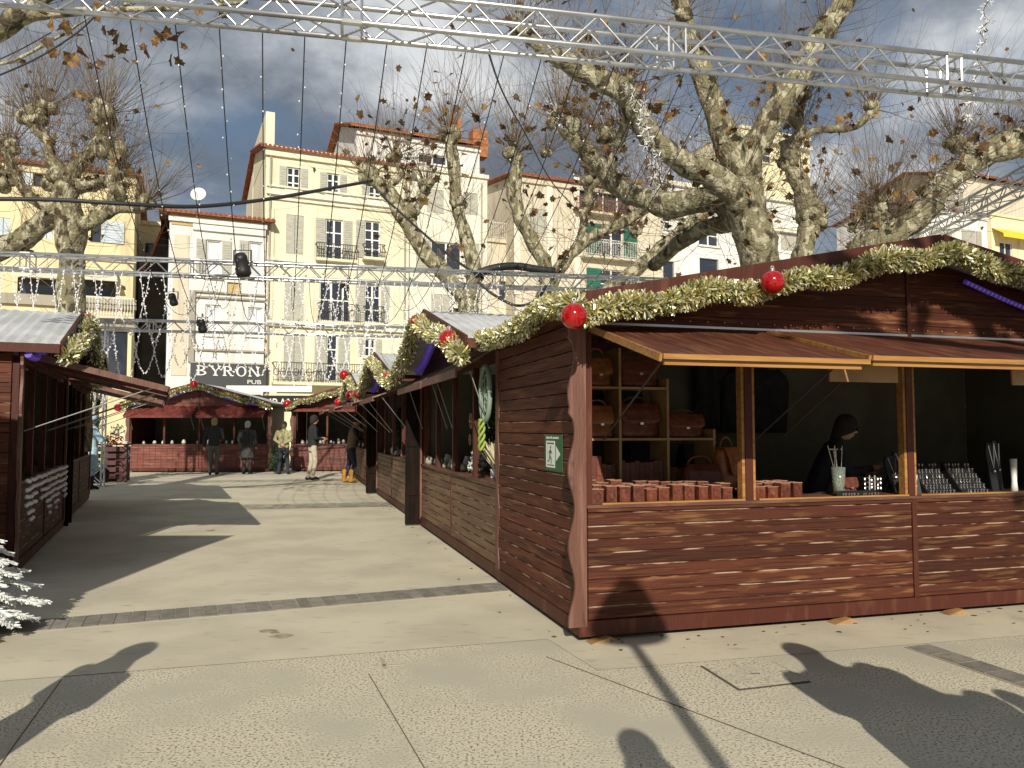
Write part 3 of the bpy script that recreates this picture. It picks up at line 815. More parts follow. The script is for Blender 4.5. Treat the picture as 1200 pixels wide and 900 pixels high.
        MB().prism([(0, zt - .06), (0, zt - .04), (yr, zt - .1 + roofh), (depth, zt - .04), (depth, zt - .06)], .003, .05, ax='x').build('gable_wall', K[mt], e)
        MB().prism([(0, zt - .06), (0, zt - .04), (yr, zt - .1 + roofh), (depth, zt - .04), (depth, zt - .06)], Wd - .05, Wd - .003, ax='x').build('gable_wall', K[mt], e)
        MB().box(-.05, Wd + .05, -.16, .0, zt - .42, zt - .16).build('cornice', K[mt], e)
    else:
        MB().box(-.06, Wd + .06, -.14, .25, zt - .02, zt + .22).build('parapet', K[mt], e)
    return e, s0, px, Wd, zt

def balcony(e, x0, x1, zb, zt, rail, dep, mt):
    sl = MB().box(x0, x1, -dep, .0, zb - .16, zb - .02).build('balcony', K[mt], e)
    m = MB()
    m.box(x0, x1, -dep, -dep + .04, zt - .04, zt); m.box(x0, x1, -dep, -dep + .04, zb + .06, zb + .09)
    for xs in (x0, x1 - .04): m.box(xs, xs + .04, -dep + .041, -.002, zt - .04, zt)
    x = x0
    while x < x1:
        m.box(x, x + .025, -dep + .008, -dep + .033, zb - .015, zt - .041); x += .13
    if rail == 'iron':
        x = x0 + .15
        while x < x1 - .2:
            cz = (zb + zt) / 2
            m.tube([(x + .13 * math.cos(t), -dep + .02, cz + .2 * math.sin(t)) for t in [i * math.pi / 4 for i in range(9)]], .018, 4); x += .34
    m.build('railing', K[rail], sl)
def course(e, px, u0, u1, v, mt, h=.22, d=.12):
    r = px((u0, v, u1, v))
    MB().box(r[0], r[2], -d, -.001, r[1] - h / 2, r[1] + h / 2).build('string_course', K[mt], e)
def chimney(e, x, y, z, w, h, mt='tile_o'):
    c = MB().box(x, x + w, y, y + w * .8, z, z + h).build('chimney', K[mt], e)
    m = MB()
    for k in range(2): m.tube([(x + w * (.28 + .44 * k), y + w * .4, z + h), (x + w * (.28 + .44 * k), y + w * .4, z + h + .45)], .11, 8)
    m.build('chimney_pot', K['tile_o'], c)

# left yellow house
eA, sA, pxA, wA, zA = building('bright yellow house with pale blue shutters behind the left plane tree', -60, 160, 181, 0, 'yellow', [
    ((39, 203, 51, 219), 'dark', {'shut': 'L', 'sh': 'shut_b', 'sw': .85}), ((92, 208, 116, 223), 'blind', {'sh': 'shut_b'}), ((-10, 205, 6, 222), 'blind', {'sh': 'shut_b'}),
    ((106, 258, 119, 284), 'dark', {'shut': 'R', 'sh': 'shut_b', 'sw': 1.0}), ((47, 258, 62, 280), 'blind', {'sh': 'shut_b'}), ((-5, 255, 12, 280), 'blind', {'sh': 'shut_b'}),
    ((20, 326, 68, 345), 'dark'), ((86, 328, 136, 347), 'dark'), ((20, 380, 70, 440), 'dark'), ((95, 385, 150, 445), 'dark')], roof='tile', roofh=.9)
for a in ((18, 312, 70, 328), (84, 316, 138, 331)):
    r = pxA(a)
    MB().add([(r[0], -.02, r[3]), (r[2], -.02, r[3]), (r[2], -1.0, r[1]), (r[0], -1.0, r[1]), (r[0], -.02, r[3] - .04), (r[2], -.02, r[3] - .04), (r[2], -1.0, r[1] - .04), (r[0], -1.0, r[1] - .04)],
             [(0, 1, 2, 3), (7, 6, 5, 4), (0, 3, 7, 4), (1, 5, 6, 2), (2, 6, 7, 3)]).build('canvas_awning', K['canvas'], eA)
course(eA, pxA, -60, 160, 352, 'stone', .5, .2); course(eA, pxA, -60, 160, 376, 'stone', .3, .3); course(eA, pxA, -60, 160, 298, 'beige', .2)
r = pxA((85, 350, 158, 336)); balcony(eA, r[0], r[2], r[3] - .9, r[3], 'rail_w', .7, 'beige')
# dark passage and the narrow pale house set back in it
eP, *_ = building('narrow pale yellow house set back in the dark passage', 158, 205, 262, 9, 'paley', [((170, 285, 180, 300), 'dark')], depth=10, roof=None)
# pub house
eB, sB, pxB, wB, zB = building('white house with the pub sign and a tiled roof', 199, 312, 249, -.3, 'whitew', [
    ((241, 281, 260, 325), 'glass', {'shut': 'LR', 'sw': .45, 'mull': 0, 'tran': 0, 'pane': 'curtain'}), ((291, 283, 308, 326), 'glass', {'shut': 'L', 'sw': .45, 'mull': 0, 'tran': 0, 'pane': 'curtain'}),
    ((266, 331, 283, 346), 'niche'), ((240, 357, 259, 392), 'glass', {'tran': 0, 'pane': 'curtain'}), ((290, 360, 308, 393), 'glass', {'tran': 0, 'pane': 'curtain'}), ((232, 462, 306, 520), 'dark')], roof='tile', roofh=.9, eave=.45, depth=11)
r = pxB((201, 268, 311, 252)); MB().box(r[0], r[2], -.05, -.001, r[3], r[1]).build('frieze', K['tan_w'], eB) if r[1] > r[3] else MB().box(r[0], r[2], -.05, -.001, r[1], r[3]).build('frieze', K['tan_w'], eB)
r = pxB((200, 275, 222, 440)); MB().box(r[0], r[2], -.04, -.001, min(r[1], r[3]), max(r[1], r[3])).build('quoin_band', K['beige'], eB)
for v in (344, 350, 411): course(eB, pxB, 226, 311, v, 'stone', .09, .14)
course(eB, pxB, 226, 311, 270, 'whitew', .3, .14)
r = pxB((222, 424, 227, 340)); MB().box(r[0], r[2], -.16, -.001, min(r[1], r[3]), max(r[1], r[3])).build('downpipe', K['stone'], eB)
# the dark side towards the passage is shade, painted onto a wall shape below
# satellite dish on the roof
p = at(233, 229, 46)
sd = empty('satellite_dish', (p.x, p.y, p.z - .9), 0, 'white satellite dish on the tiled roof of the pub house', 'satellite dish')
m = MB(); m.lathe([(0.0, .0), (.25, .03), (.42, .09), (.55, .18), (.55, .2), (.42, .115), (.25, .055), (0, .025)], n=18)
dsh = m.build('dish', K['white'], sd, True); dsh.location = (0, 0, .9); dsh.rotation_euler = (rad(72), 0, rad(8)); dsh.scale = (.8, .8, .8)
MB().tube([(0, .1, -.6), (0, .1, .85)], .035, 8).build('mast', K['steel'], sd)
MB().tube([(0, .05, .5), (.05, -.55, .95)], .02, 6).build('arm', K['steel'], sd)
# the cream house
def drainpipe(e, x, z0, z1, mt='stone'):
    MB().tube([(x, -.09, z0), (x, -.09, z1)], .06, 8).build('downpipe', K[mt], e)
eD, sD, pxD, wD, zD = building('cream yellow house with iron balconies and a red tiled roof', 312, 480, 173, 0, 'cream', [
    ((336, 196, 352, 223), 'glass', {'shut': 'LR', 'tran': 2}), ((383, 203, 398, 229), 'glass', {'shut': 'LR', 'tran': 2}), ((432, 210, 447, 235), 'glass', {'shut': 'LR', 'tran': 2}),
    ((335, 252, 356, 298), 'blind'), ((381, 257, 402, 304), 'glass', {'shut': 'LR', 'tran': 2, 'balc': (369, 288, 417, 305)}), ((427, 259, 446, 303), 'glass', {'shut': 'L', 'tran': 3, 'balc': (424, 288, 449, 303)}),
    ((333, 328, 356, 376), 'blind'), ((374, 327, 416, 377), 'glass', {'mull': 2, 'tran': 1, 'balc': (371, 357, 418, 378)}), ((427, 334, 446, 378), 'glass', {'shut': 'LR', 'tran': 2, 'balc': (425, 360, 448, 379)}),
    ((332, 391, 357, 446), 'blind'), ((382, 391, 396, 447), 'glass', {'shut': 'LR', 'sw': .62, 'tran': 2, 'mull': 0, 'balc': (318, 427, 447, 449), 'bd': .8}), ((427, 397, 440, 418), 'glass', {'shut': 'LR', 'tran': 1})],
    roof='tile', roofh=1.5, eave=.3, depth=11)
course(eD, pxD, 312, 480, 184, 'creamlt', .25); course(eD, pxD, 312, 480, 234, 'creamlt', .28, .16); course(eD, pxD, 312, 480, 241, 'creamlt', .12); course(eD, pxD, 312, 480, 310, 'creamlt', .16); course(eD, pxD, 312, 480, 383, 'creamlt', .3, .2); course(eD, pxD, 312, 480, 227, 'creamlt', .1)
for us in (313, 361, 410, 462):
    r = pxD((us, 380, us + 6, 245)); MB().box(r[0], r[2], -.06, -.001, min(r[1], r[3]), max(r[1], r[3])).build('pilaster', K['cream'], eD)
for uc in (345, 391, 436):          # arched hoods
    r = pxD((uc - 13, 322, uc + 13, 312)); m = MB(); cx = (r[0] + r[2]) / 2; w = (r[2] - r[0]) / 2; zb = min(r[1], r[3])
    m.tube([(cx + w * math.cos(t), -.05, zb + .5 * math.sin(t)) for t in [i * math.pi / 8 for i in range(9)]], .07, 6); m.build('window_hood', K['creamlt'], eD)
drainpipe(eD, wD - .25, 0, zD - .5); drainpipe(eD, .25, 0, zD - .5)
chw = MB().box(-.02, .45, .2, 6.5, zD - .3, zD + 2.1); chw.build('party_wall', K['cream'], eD)
chw = MB().box(-.03, .40, 6.6, 7.6, zD - 2.5, zD + .6).build('chimney', K['cream'], eD)
# tall white house behind, its lower wing
eE, sE, pxE, wE, zE = building('tall white house with an orange tiled roof and brick chimneys behind the cream house', 418, 562, 150, 7, 'whitew', [
    ((490, 181, 524, 192), 'glass', {'mull': 1, 'tran': 0})], roof='tile_o', roofh=2.0, eave=.5, depth=10, z_bottom=6)
chimney(eE, 7.6, 3.0, zE + .9, .9, 2.2); chimney(eE, 9.4, 3.0, zE + .5, 1.2, 2.0)
eE2, sE2, pxE2, wE2, zE2 = building('white corner house with tall windows between the cream and the beige house', 478, 571, 197, .6, 'creamlt', [
    ((500, 222, 520, 250), 'blind'), ((543, 226, 560, 252), 'blind'), ((505, 284, 541, 322), 'glass', {'shut': 'L', 'sw': .9, 'mull': 1, 'tran': 0}), ((548, 285, 562, 322), 'blind'), ((505, 345, 530, 395), 'blind'), ((545, 345, 562, 395), 'blind')])
drainpipe(eE2, wE2 - .4, 0, zE2 - .3)
# terrace house
eF, sF, pxF, wF, zF = building('low beige house with a railed roof terrace', 571, 655, 283, 2.5, 'beige', [((585, 330, 605, 352), 'dark'), ((620, 330, 642, 352), 'glass')], depth=4)
r = pxF((572, 283, 654, 276)); balcony(eF, .1, wF - .1, zF + .25, zF + 1.3, 'rail_w', .12, 'beige')
eF2, *_ = building('beige rear house with a tiled roof edge behind the terrace', 571, 612, 262, 7, 'beige', [((580, 272, 598, 292), 'dark')], roof='tile', roofh=.8, depth=6)
eG, sG, pxG, wG, zG = building('beige house with green shutters and a planted roof terrace', 604, 776, 205, 1.0, 'beige', [
    ((704, 264, 730, 304), 'glass', {'shut': 'LR', 'sw': 1.05, 'sh': 'shut_gr', 'mull': 1, 'tran': 1, 'balc': (680, 285, 772, 304), 'rail': 'rail_w'}),
    ((704, 316, 730, 350), 'glass', {'shut': 'LR', 'sw': 1.05, 'sh': 'shut_gr', 'mull': 1, 'tran': 1}),
    ((674, 222, 740, 250), 'glass', {'mull': 3, 'tran': 0, 'balc': (672, 237, 742, 251), 'rail': 'tile'}), ((620, 245, 640, 275), 'blind')], roof='tile', roofh=.7, depth=9)
for us in (602, 640, 672):
    r = pxG((us, 345, us + 7, 208)); MB().box(r[0], r[2], -.08, -.001, min(r[1], r[3]), max(r[1], r[3])).build('pilaster', K['creamlt'], eG)
eH, sH, pxH, wH, zH = building('white house with small windows behind the big plane tree', 768, 948, 214, 1.5, 'whitew', [
    ((772, 250, 786, 268), 'glass'), ((819, 264, 842, 288), 'glass', {'mull': 1}), ((776, 306, 790, 326), 'dark'), ((820, 303, 842, 322), 'dark'), ((880, 268, 900, 292), 'glass'), ((915, 270, 935, 294), 'blind')], depth=9)
course(eH, pxH, 768, 948, 262, 'creamlt', .35, .3); course(eH, pxH, 768, 948, 226, 'creamlt', .3, .25)
eH2, sH2, pxH2, wH2, zH2 = building('cream penthouse storey standing back on the white house', 868, 948, 150, 4.5, 'paley', [((884, 172, 904, 190), 'glass'), ((918, 174, 936, 192), 'glass')], depth=6, z_bottom=18)
course(eH2, pxH2, 868, 948, 168, 'creamlt', .3, .4)
eI, sI, pxI, wI, zI = building('low white house with grey shutters at the far right', 1066, 1163, 239, 3, 'whitew', [
    ((1134, 270, 1143, 297), 'blind', {'shut': 'LR', 'sw': .7, 'sh': 'shut_g'}), ((1096, 266, 1108, 292), 'blind', {'shut': 'LR', 'sw': .7}), ((1073, 263, 1082, 288), 'blind')], roof='tile', roofh=.9, depth=8)
eJ, sJ, pxJ, wJ, zJ = building('pale yellow house with a yellow canvas awning', 1161, 1290, 252, 2.6, 'paley', [
    ((1172, 284, 1186, 306), 'glass', {'frame': 'white', 'mull': 1, 'tran': 0}), ((1204, 286, 1220, 308), 'glass')], depth=8)
r = pxJ((1162, 282, 1240, 273)); zlo, zhi = min(r[1], r[3]), max(r[1], r[3])
MB().add([(r[0], -.02, zhi), (r[2], -.02, zhi), (r[2], -1.1, zlo), (r[0], -1.1, zlo), (r[0], -1.1, zlo - .3), (r[2], -1.1, zlo - .3), (r[2], -1.08, zlo - .3), (r[0], -1.08, zlo - .3)], [(0, 1, 2, 3), (3, 2, 5, 4), (5, 6, 7, 4)]).build('canvas_awning', K['canvas_y'], eJ)
eK, *_ = building('large beige house rising behind the low white house', 1128, 1330, 205, 14, 'beige', [], roof='tile', roofh=2.2, depth=14, eave=.8)
# street lamp lantern
# pub sign
def stroke_text(parent, spec, mt, y, th=.03):
    for ch_ in spec:
        m = MB()
        for st in ch_:
            if st[0] == 'b': m.box(st[1], st[2], y - th, y, st[3], st[4])
            elif st[0] == 'd': m.prism([(st[1], st[2]), (st[1] + st[5], st[2]), (st[3] + st[5], st[4]), (st[3], st[4])], y - th - .002, y - .001)
            else:
                _, cx, cz, rx, rz2, t0, t1, w0, w1 = st
                N = 14; poly = []
                for i in range(N + 1):
                    t = t0 + (t1 - t0) * i / N; poly.append((cx + rx * math.cos(t), cz + rz2 * math.sin(t)))
                inn = []
                for i in range(N + 1):
                    t = t0 + (t1 - t0) * i / N; inn.append((cx + (rx - w0) * math.cos(t), cz + (rz2 - w1) * math.sin(t)))
                for i in range(N):
                    m.prism([poly[i], poly[i + 1], inn[i + 1], inn[i]], y - th + .001, y - .003)
        m.build('letter', K[mt], parent)
r = pxB((223, 453, 311, 427)); x0, x1, z0, z1 = r[0], r[2], min(r[1], r[3]), max(r[1], r[3])
so = c2w(eB, x0, -.30, z0)
sg = empty('pub_sign', so, TB, 'charcoal pub sign with large white serif letters above the brick coloured chalet', 'sign')
sw, sh_ = x1 - x0, z1 - z0
MB().box(0, sw, 0, .16, 0, sh_).build('board', K['signbg'], sg)
MB().box(-.04, sw + .04, -.03, .17, sh_ + .001, sh_ + .07).build('board_cap', K['stone'], sg)
def serif_letter(c, x, w, z, h):
    s = w * .20; t = h * .09; f = w * .10; pi = math.pi
    def stem(a): return [('b', a, a + s, z + t, z + h - t), ('b', a - f, a + s + f, z, z + t), ('b', a - f, a + s + f, z + h - t, z + h)]
    if c == 'B': return stem(x) + [('a', x + s + .02, z + h * .74, w * .55, h * .26, -pi / 2, pi / 2, s, t), ('a', x + s + .02, z + h * .26, w * .68, h * .265, -pi / 2, pi / 2, s, t)]
    if c == 'R': return stem(x) + [('a', x + s + .02, z + h * .74, w * .6, h * .26, -pi / 2, pi / 2, s, t), ('d', x + w * .72, z, x + s * 1.6, z + h * .5, s * 1.1), ('b', x + w * .68, x + w * 1.06, z - .004, z + t)]
    if c == 'O': return [('a', x + w / 2, z + h / 2, w * .55, h * .53, 0, 2 * pi, s, t)]
    if c == 'Y': return [('b', x + w / 2 - s / 2, x + w / 2 + s / 2, z + t, z + h * .5), ('b', x + w * .25, x + w * .75, z, z + t), ('d', x + w / 2 - s / 2, z + h * .42, x - f * .2, z + h - t, s), ('d', x + w / 2 - s * .3, z + h * .42, x + w - s * .8, z + h - t, s * .6), ('b', x - f * 1.4, x + s + f, z + h - t, z + h), ('b', x + w - s - f * .6, x + w + f, z + h - t, z + h)]
    if c == 'N': return [('b', x, x + s * .6, z + t, z + h - t), ('b', x - f, x + s + f * .6, z, z + t), ('b', x + w - s * .6, x + w, z, z + h - t), ('d', x + w - s * .9, z, x, z + h - t * .5, s), ('b', x - f, x + s, z + h - t, z + h), ('b', x + w - s - f, x + w + f, z + h - t, z + h)]
lw = sw * .125; gap = sw * .045; lx = sw * .09
for ch_ in 'BYRON':
    stroke_text(sg, [serif_letter(ch_, lx, lw, sh_ * .46, sh_ * .44)], 'white', -.002)
    lx += lw + gap
def text_obj(parent, body, size, loc, rz, mt, name='lettering', align='LEFT', ext=.01, sx=1.0, rx=math.pi / 2):
    cu = bpy.data.curves.new(name, 'FONT'); cu.body = body; cu.size = size; cu.extrude = ext; cu.align_x = align
    t = bpy.data.objects.new(name, cu); COL.objects.link(t)
    bpy.context.view_layer.update()
    me = bpy.data.meshes.new_from_object(t.evaluated_get(bpy.context.evaluated_depsgraph_get()))
    bpy.data.objects.remove(t)
    me.materials.clear(); me.materials.append(K[mt])
    o = bpy.data.objects.new(name, me); COL.objects.link(o)
    o.parent = parent; o.location = loc; o.rotation_euler = (rx, 0, rz); o.scale = (sx, 1, 1)
    return o
text_obj(sg, 'PUB', .30, (sw * .74, -.01, sh_ * .13), 0, 'white', sx=1.35)
pr = at(331, 473, 33)
rs = empty('restaurant_sign', (pr.x, pr.y, pr.z), rad(6), 'pale restaurant lettering board seen between the two end chalets', 'sign')
MB().box(-2.3, 1.2, 0, .08, -.34, .34).build('board', K['shade'], rs)
text_obj(rs, 'RESTAURANT', .62, (-2.15, -.01, -.21), 0, 'white', sx=.78)
MB().box(-2.3, 1.2, .0, .06, .5, .75).build('upper_strip', K['white'], rs)
# added wall shape whose near-black colour paints the shade in the passage
K['passage_shade'] = mat('shade_painted_wall', (0.016, 0.014, 0.012), (0.026, 0.022, 0.018), sc=(1, 1, 1), rough=.9)
def leafcloud(m, c, rx, ry, rz_, n, s, mi=0):
    for _ in range(n):
        v = Vector((R.gauss(0, 1), R.gauss(0, 1), R.gauss(0, 1))).normalized() * (R.random() ** .4)
        p = Vector(c) + Vector((v.x * rx, v.y * ry, v.z * rz_))
        a = Vector((R.gauss(0, 1), R.gauss(0, 1), R.gauss(0, 1))).normalized() * s * R.uniform(.6, 1.3)
        b = a.cross(Vector((R.gauss(0, 1), R.gauss(0, 1), R.gauss(0, 1)))).normalized() * s * R.uniform(.4, .9)
        m.add([p - a, p + b, p + a, p - b], [(0, 1, 2, 3)], mi)
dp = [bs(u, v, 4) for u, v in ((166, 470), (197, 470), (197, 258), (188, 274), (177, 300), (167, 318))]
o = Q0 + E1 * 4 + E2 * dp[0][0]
dw = empty('passage_shade_wall', (o.x, o.y, 0), TB, 'added slant-topped wall painted dark as passage shade beside the pub house', 'building')
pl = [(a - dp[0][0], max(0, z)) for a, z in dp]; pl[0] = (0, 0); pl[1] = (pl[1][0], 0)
MB().prism(pl, 0, 4).build('wall', K['passage_shade'], dw)
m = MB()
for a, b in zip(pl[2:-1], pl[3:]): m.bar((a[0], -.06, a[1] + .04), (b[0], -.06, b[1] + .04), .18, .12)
m.build('added_top_edge', K['tile'], dw)

# ---------------------------------------------------------------- plane trees
def pxpts(lst, Y):
    out_ = []
    for t in lst:
        dy = t[3] if len(t) > 3 else 0
        p = at(t[0], t[1], Y + dy); out_.append((p, t[2] * (Y + dy) / FPX / 2 * .80))
    return out_
def smooth_path(pr, n=4):
    P = [p for p, r in pr]; Rr = [r for p, r in pr]; o = []; rr = []
    for i in range(len(P) - 1):
        p0, p1, p2, p3 = P[max(i - 1, 0)], P[i], P[i + 1], P[min(i + 2, len(P) - 1)]
        for k in range(n):
            t = k / n
            o.append(.5 * ((2 * p1) + (p2 - p0) * t + (2 * p0 - 5 * p1 + 4 * p2 - p3) * t * t + (3 * p1 - p0 - 3 * p2 + p3) * t ** 3))
            rr.append(Rr[i] + (Rr[i + 1] - Rr[i]) * t)
    o.append(P[-1]); rr.append(Rr[-1])
    return o, rr
LEAF = [(0, -.52), (.12, -.30), (.40, -.34), (.38, -.08), (.56, .14), (.28, .24), (.0, .56), (-.26, .22), (-.54, .16), (-.36, -.06), (-.42, -.32), (-.12, -.30)]
def leaf_poly(m, p, s, mi=0):
    a = Vector((R.gauss(0, 1), R.gauss(0, 1), R.gauss(0, .6))).normalized()
    b = a.cross(Vector((R.gauss(0, 1), R.gauss(0, 1), R.gauss(0, 1)))).normalized(); c = a.cross(b)
    vs = []
    for x, y in LEAF:
        vs.append(p + (a * x + b * y + c * (.35 * x * x - .25 * y * y)) * s)
    m.add(vs + [p + c * .03 * s], [(i, (i + 1) % 12, 12) for i in range(12)], mi)
def twigs(tw, lf, p, n, L, r, up=(0, 0, 1), spread=.75, leaf=.05, ls=.12, seg=5, tips=None):
    up = Vector(up).normalized()
    for _ in range(n):
        d = (up + Vector((R.gauss(0, 1), R.gauss(0, 1), R.gauss(0, 1))) * spread).normalized()
        l = L * R.uniform(.35, 1.15); q = p + d * .02; pts = [q]
        for k in range(seg):
            d = (d + Vector((R.gauss(0, .12), R.gauss(0, .12), R.gauss(0, .10) + .10))).normalized()
            q = q + d * (l / seg); pts.append(q)
        rr = [r * (1 - .8 * k / seg) for k in range(seg + 1)]
        tw.tube(pts, rr, 3, caps=False)
        if R.random() < .55:       # side shoot
            k = R.randint(1, seg - 2); dd = (pts[k + 1] - pts[k]).normalized() + Vector((R.gauss(0, .6), R.gauss(0, .6), R.gauss(0, .4)))
            q0 = pts[k]; sp = [q0]
            for j in range(3): q0 = q0 + dd.normalized() * l * .16; dd += Vector((0, 0, .2)); sp.append(q0)
            tw.tube(sp, [r * .6, r * .5, r * .35, r * .2], 3, caps=False)
        for k in range(1, seg + 1):
            if R.random() < leaf: leaf_poly(lf, pts[k] + Vector((R.gauss(0, .04), R.gauss(0, .04), -.05)), ls * R.uniform(.4, 1.3))
def plane_tree(label, Y, limbs, knobs, base_uv, twig_r=.006, leaf=.06, ls=.13, extra_twigs=0, group='pollarded plane trees'):
    g = at(base_uv[0], base_uv[1], Y)
    e = empty('plane_tree', (g.x, g.y, 0), 0, label, 'tree', group)
    org = Vector((g.x, g.y, 0))
    first = True; tw = MB(); lf = MB()
    for lb in limbs:
        pr = pxpts(lb, Y); P, rr = smooth_path(pr)
        P = [p - org for p in P]
        m = MB(); m.tube(P, rr, 16, lump=.36)
        # old pruning burrs
        for _ in range(int(len(P) * .35)):
            k = R.randrange(len(P)); a = Vector((R.gauss(0, 1), R.gauss(0, 1), R.gauss(0, 1))).normalized()
            m.ball(P[k] + a * rr[k] * .8, rr[k] * R.uniform(.2, .45), 8, 6, (1, 1, .8))
        m.build('trunk' if first else 'limb', K['bark'], e, True)
        first = False
        for _ in range(int(len(P) * extra_twigs * 8)):
            k = R.randrange(len(P)); twigs(tw, lf, P[k], 1, R.choice((1.2, 1.6, 2.6)) * Y / 14, twig_r * .85, spread=1.1, leaf=leaf * .7, ls=ls, seg=7)
    for kb in knobs:
        m = MB()
        u, v, w, n, L = kb[:5]; dy = kb[5] if len(kb) > 5 else 0
        p = at(u, v, Y + dy) - org; r = w * (Y + dy) / FPX / 2
        for _ in range(9):
            a = Vector((R.gauss(0, 1), R.gauss(0, 1), R.gauss(0, .8))).normalized()
            m.ball(p + a * r * .55, r * R.uniform(.35, .62), 8, 6)
        m.build('knob', K['bark'], e, True)
        twigs(tw, lf, p, int(n * 1.35), L * 1.15, twig_r, leaf=leaf * .75, ls=ls)
    tw.build('twigs', K['twig'], e, kind='stuff')
    if lf.v: lf.build('dead_leaves', K['leaf'], e, kind='stuff')
    return e

plane_tree('big mottled plane tree with forked trunk behind the big chalet', 12.5, [
    [(902, 520, 66), (898, 400, 62), (892, 310, 56), (882, 268, 58), (872, 235, 56), (868, 205, 50)],
    [(868, 220, 46), (888, 168, 40), (922, 108, 38), (962, 42, 34), (1000, -14, 30), (1040, -70, 24)],
    [(870, 212, 46), (850, 160, 42), (831, 110, 32), (815, 60, 27), (797, 0, 24), (780, -60, 20)],
    [(878, 250, 44), (842, 212, 38, -.4), (790, 184, 34, -.8), (756, 150, 36, -1.0), (728, 108, 36, -1.2), (680, 82, 30, -1.3), (640, 58, 24, -1.4), (605, 30, 18, -1.4)],
    [(882, 262, 40), (838, 234, 36, .5), (785, 240, 38, .9), (738, 224, 36, 1.2), (700, 192, 30, 1.4), (672, 160, 26, 1.5), (655, 138, 20, 1.6)],
    [(884, 266, 26), (845, 262, 24, .8), (800, 282, 22, 1.5), (765, 312, 20, 2.2)],
    [(738, 110, 22, -1.1), (735, 140, 18, -.9), (722, 172, 14, -.6)],
    [(712, 205, 16, 1.3), (716, 180, 13, 1.3), (712, 160, 12, 1.2)]],
    [(605, 30, 26, 26, 1.4, -1.4), (655, 138, 30, 40, 1.5, 1.6), (735, 95, 26, 26, 1.2, -1.1), (672, 150, 30, 30, 1.4, 1.5), (712, 158, 26, 26, 1.2, 1.2), (800, 20, 30, 30, 1.4), (965, 40, 24, 18, 1.4), (742, 225, 34, 20, .9, 1.2), (850, 262, 26, 24, .9, .8), (560, 140, 10, 14, 1.6, 1.2), (690, 80, 24, 26, 1.3, -1.3)],
    (900, 502), twig_r=.0065, leaf=.085, ls=.15, extra_twigs=1.0)
plane_tree('slim knobbly plane tree right of the forked one', 15, [
    [(935, 520, 34), (938, 380, 32), (940, 300, 30), (948, 262, 30), (940, 222, 28), (928, 190, 26), (922, 165, 24)],
    [(925, 175, 22), (938, 152, 18), (922, 132, 16), (912, 118, 16), (918, 100, 16)],
    [(938, 158, 14), (965, 152, 11), (998, 150, 10), (1016, 138, 12), (1024, 128, 16)],
    [(938, 160, 16), (936, 135, 14), (940, 118, 12)]],
    [(1022, 126, 20, 26, 1.5), (918, 100, 24, 30, 1.6), (940, 112, 22, 20, 1.3), (950, 250, 36, 30, 1.6), (925, 188, 30, 16, .9), (958, 262, 26, 26, 1.8)],
    (935, 502), twig_r=.007, leaf=.09, ls=.15, extra_twigs=.4)
plane_tree('leaning plane tree limb wrapped in white lights over the right roof', 11, [
    [(960, 520, 50), (985, 400, 48), (1010, 300, 44), (1040, 278, 42), (1075, 255, 38), (1105, 215, 36), (1140, 190, 40), (1180, 172, 44), (1230, 158, 46), (1300, 140, 40)],
    [(1030, 285, 30), (1025, 260, 26), (1030, 245, 22)], [(1140, 188, 26), (1128, 172, 22), (1118, 168, 16)]],
    [(1030, 246, 32, 60, 1.5), (1118, 168, 26, 26, 1.2), (1055, 262, 26, 50, 1.6), (1180, 168, 22, 26, 1.1), (1000, 270, 14, 30, 1.6)],
    (960, 502), twig_r=.0048, leaf=.05, ls=.14, extra_twigs=1.2)
plane_tree('plane tree with two pale limbs before the cream house', 24, [
    [(556, 520, 30), (553, 430, 29), (550, 370, 28), (548, 345, 27)],
    [(550, 355, 26), (525, 325, 24), (495, 292, 22), (475, 255, 24), (455, 225, 22), (436, 208, 20)],
    [(550, 350, 24), (556, 320, 22), (548, 285, 20), (537, 250, 17), (533, 215, 17), (530, 180, 18), (527, 160, 16)],
    [(475, 262, 14), (490, 240, 12), (500, 222, 12)], [(450, 222, 12), (470, 205, 10), (462, 185, 10)]],
    [(430, 205, 28, 46, 2.4), (526, 158, 28, 50, 2.6), (500, 218, 22, 30, 2.0), (462, 183, 22, 36, 2.4), (537, 240, 24, 16, 1.2), (480, 250, 26, 22, 1.4)],
    (556, 502), twig_r=.011, leaf=.085, ls=.24, extra_twigs=.35)
plane_tree('low forking plane tree before the beige house with green shutters', 22, [
    [(640, 520, 34), (640, 420, 32), (638, 350, 30)],
    [(638, 355, 26), (640, 315, 22), (622, 280, 20), (608, 248, 19), (603, 220, 22), (606, 196, 16), (600, 180, 14)],
    [(640, 352, 24), (655, 315, 19), (682, 285, 17), (718, 266, 16), (752, 248, 16), (768, 232, 16)],
    [(682, 287, 14), (684, 260, 12), (690, 235, 12), (692, 215, 12)],
    [(660, 360, 22), (705, 345, 22), (745, 316, 21), (785, 282, 20), (825, 250, 20), (850, 236, 18)],
    [(752, 250, 12), (745, 232, 10)]],
    [(602, 180, 26, 44, 2.4), (692, 212, 24, 30, 1.8), (770, 228, 30, 40, 1.8), (690, 238, 20, 14, 1.2), (640, 180, 14, 26, 2.0), (745, 270, 18, 24, 1.3)],
    (640, 502), twig_r=.010, leaf=.10, ls=.24, extra_twigs=.4)
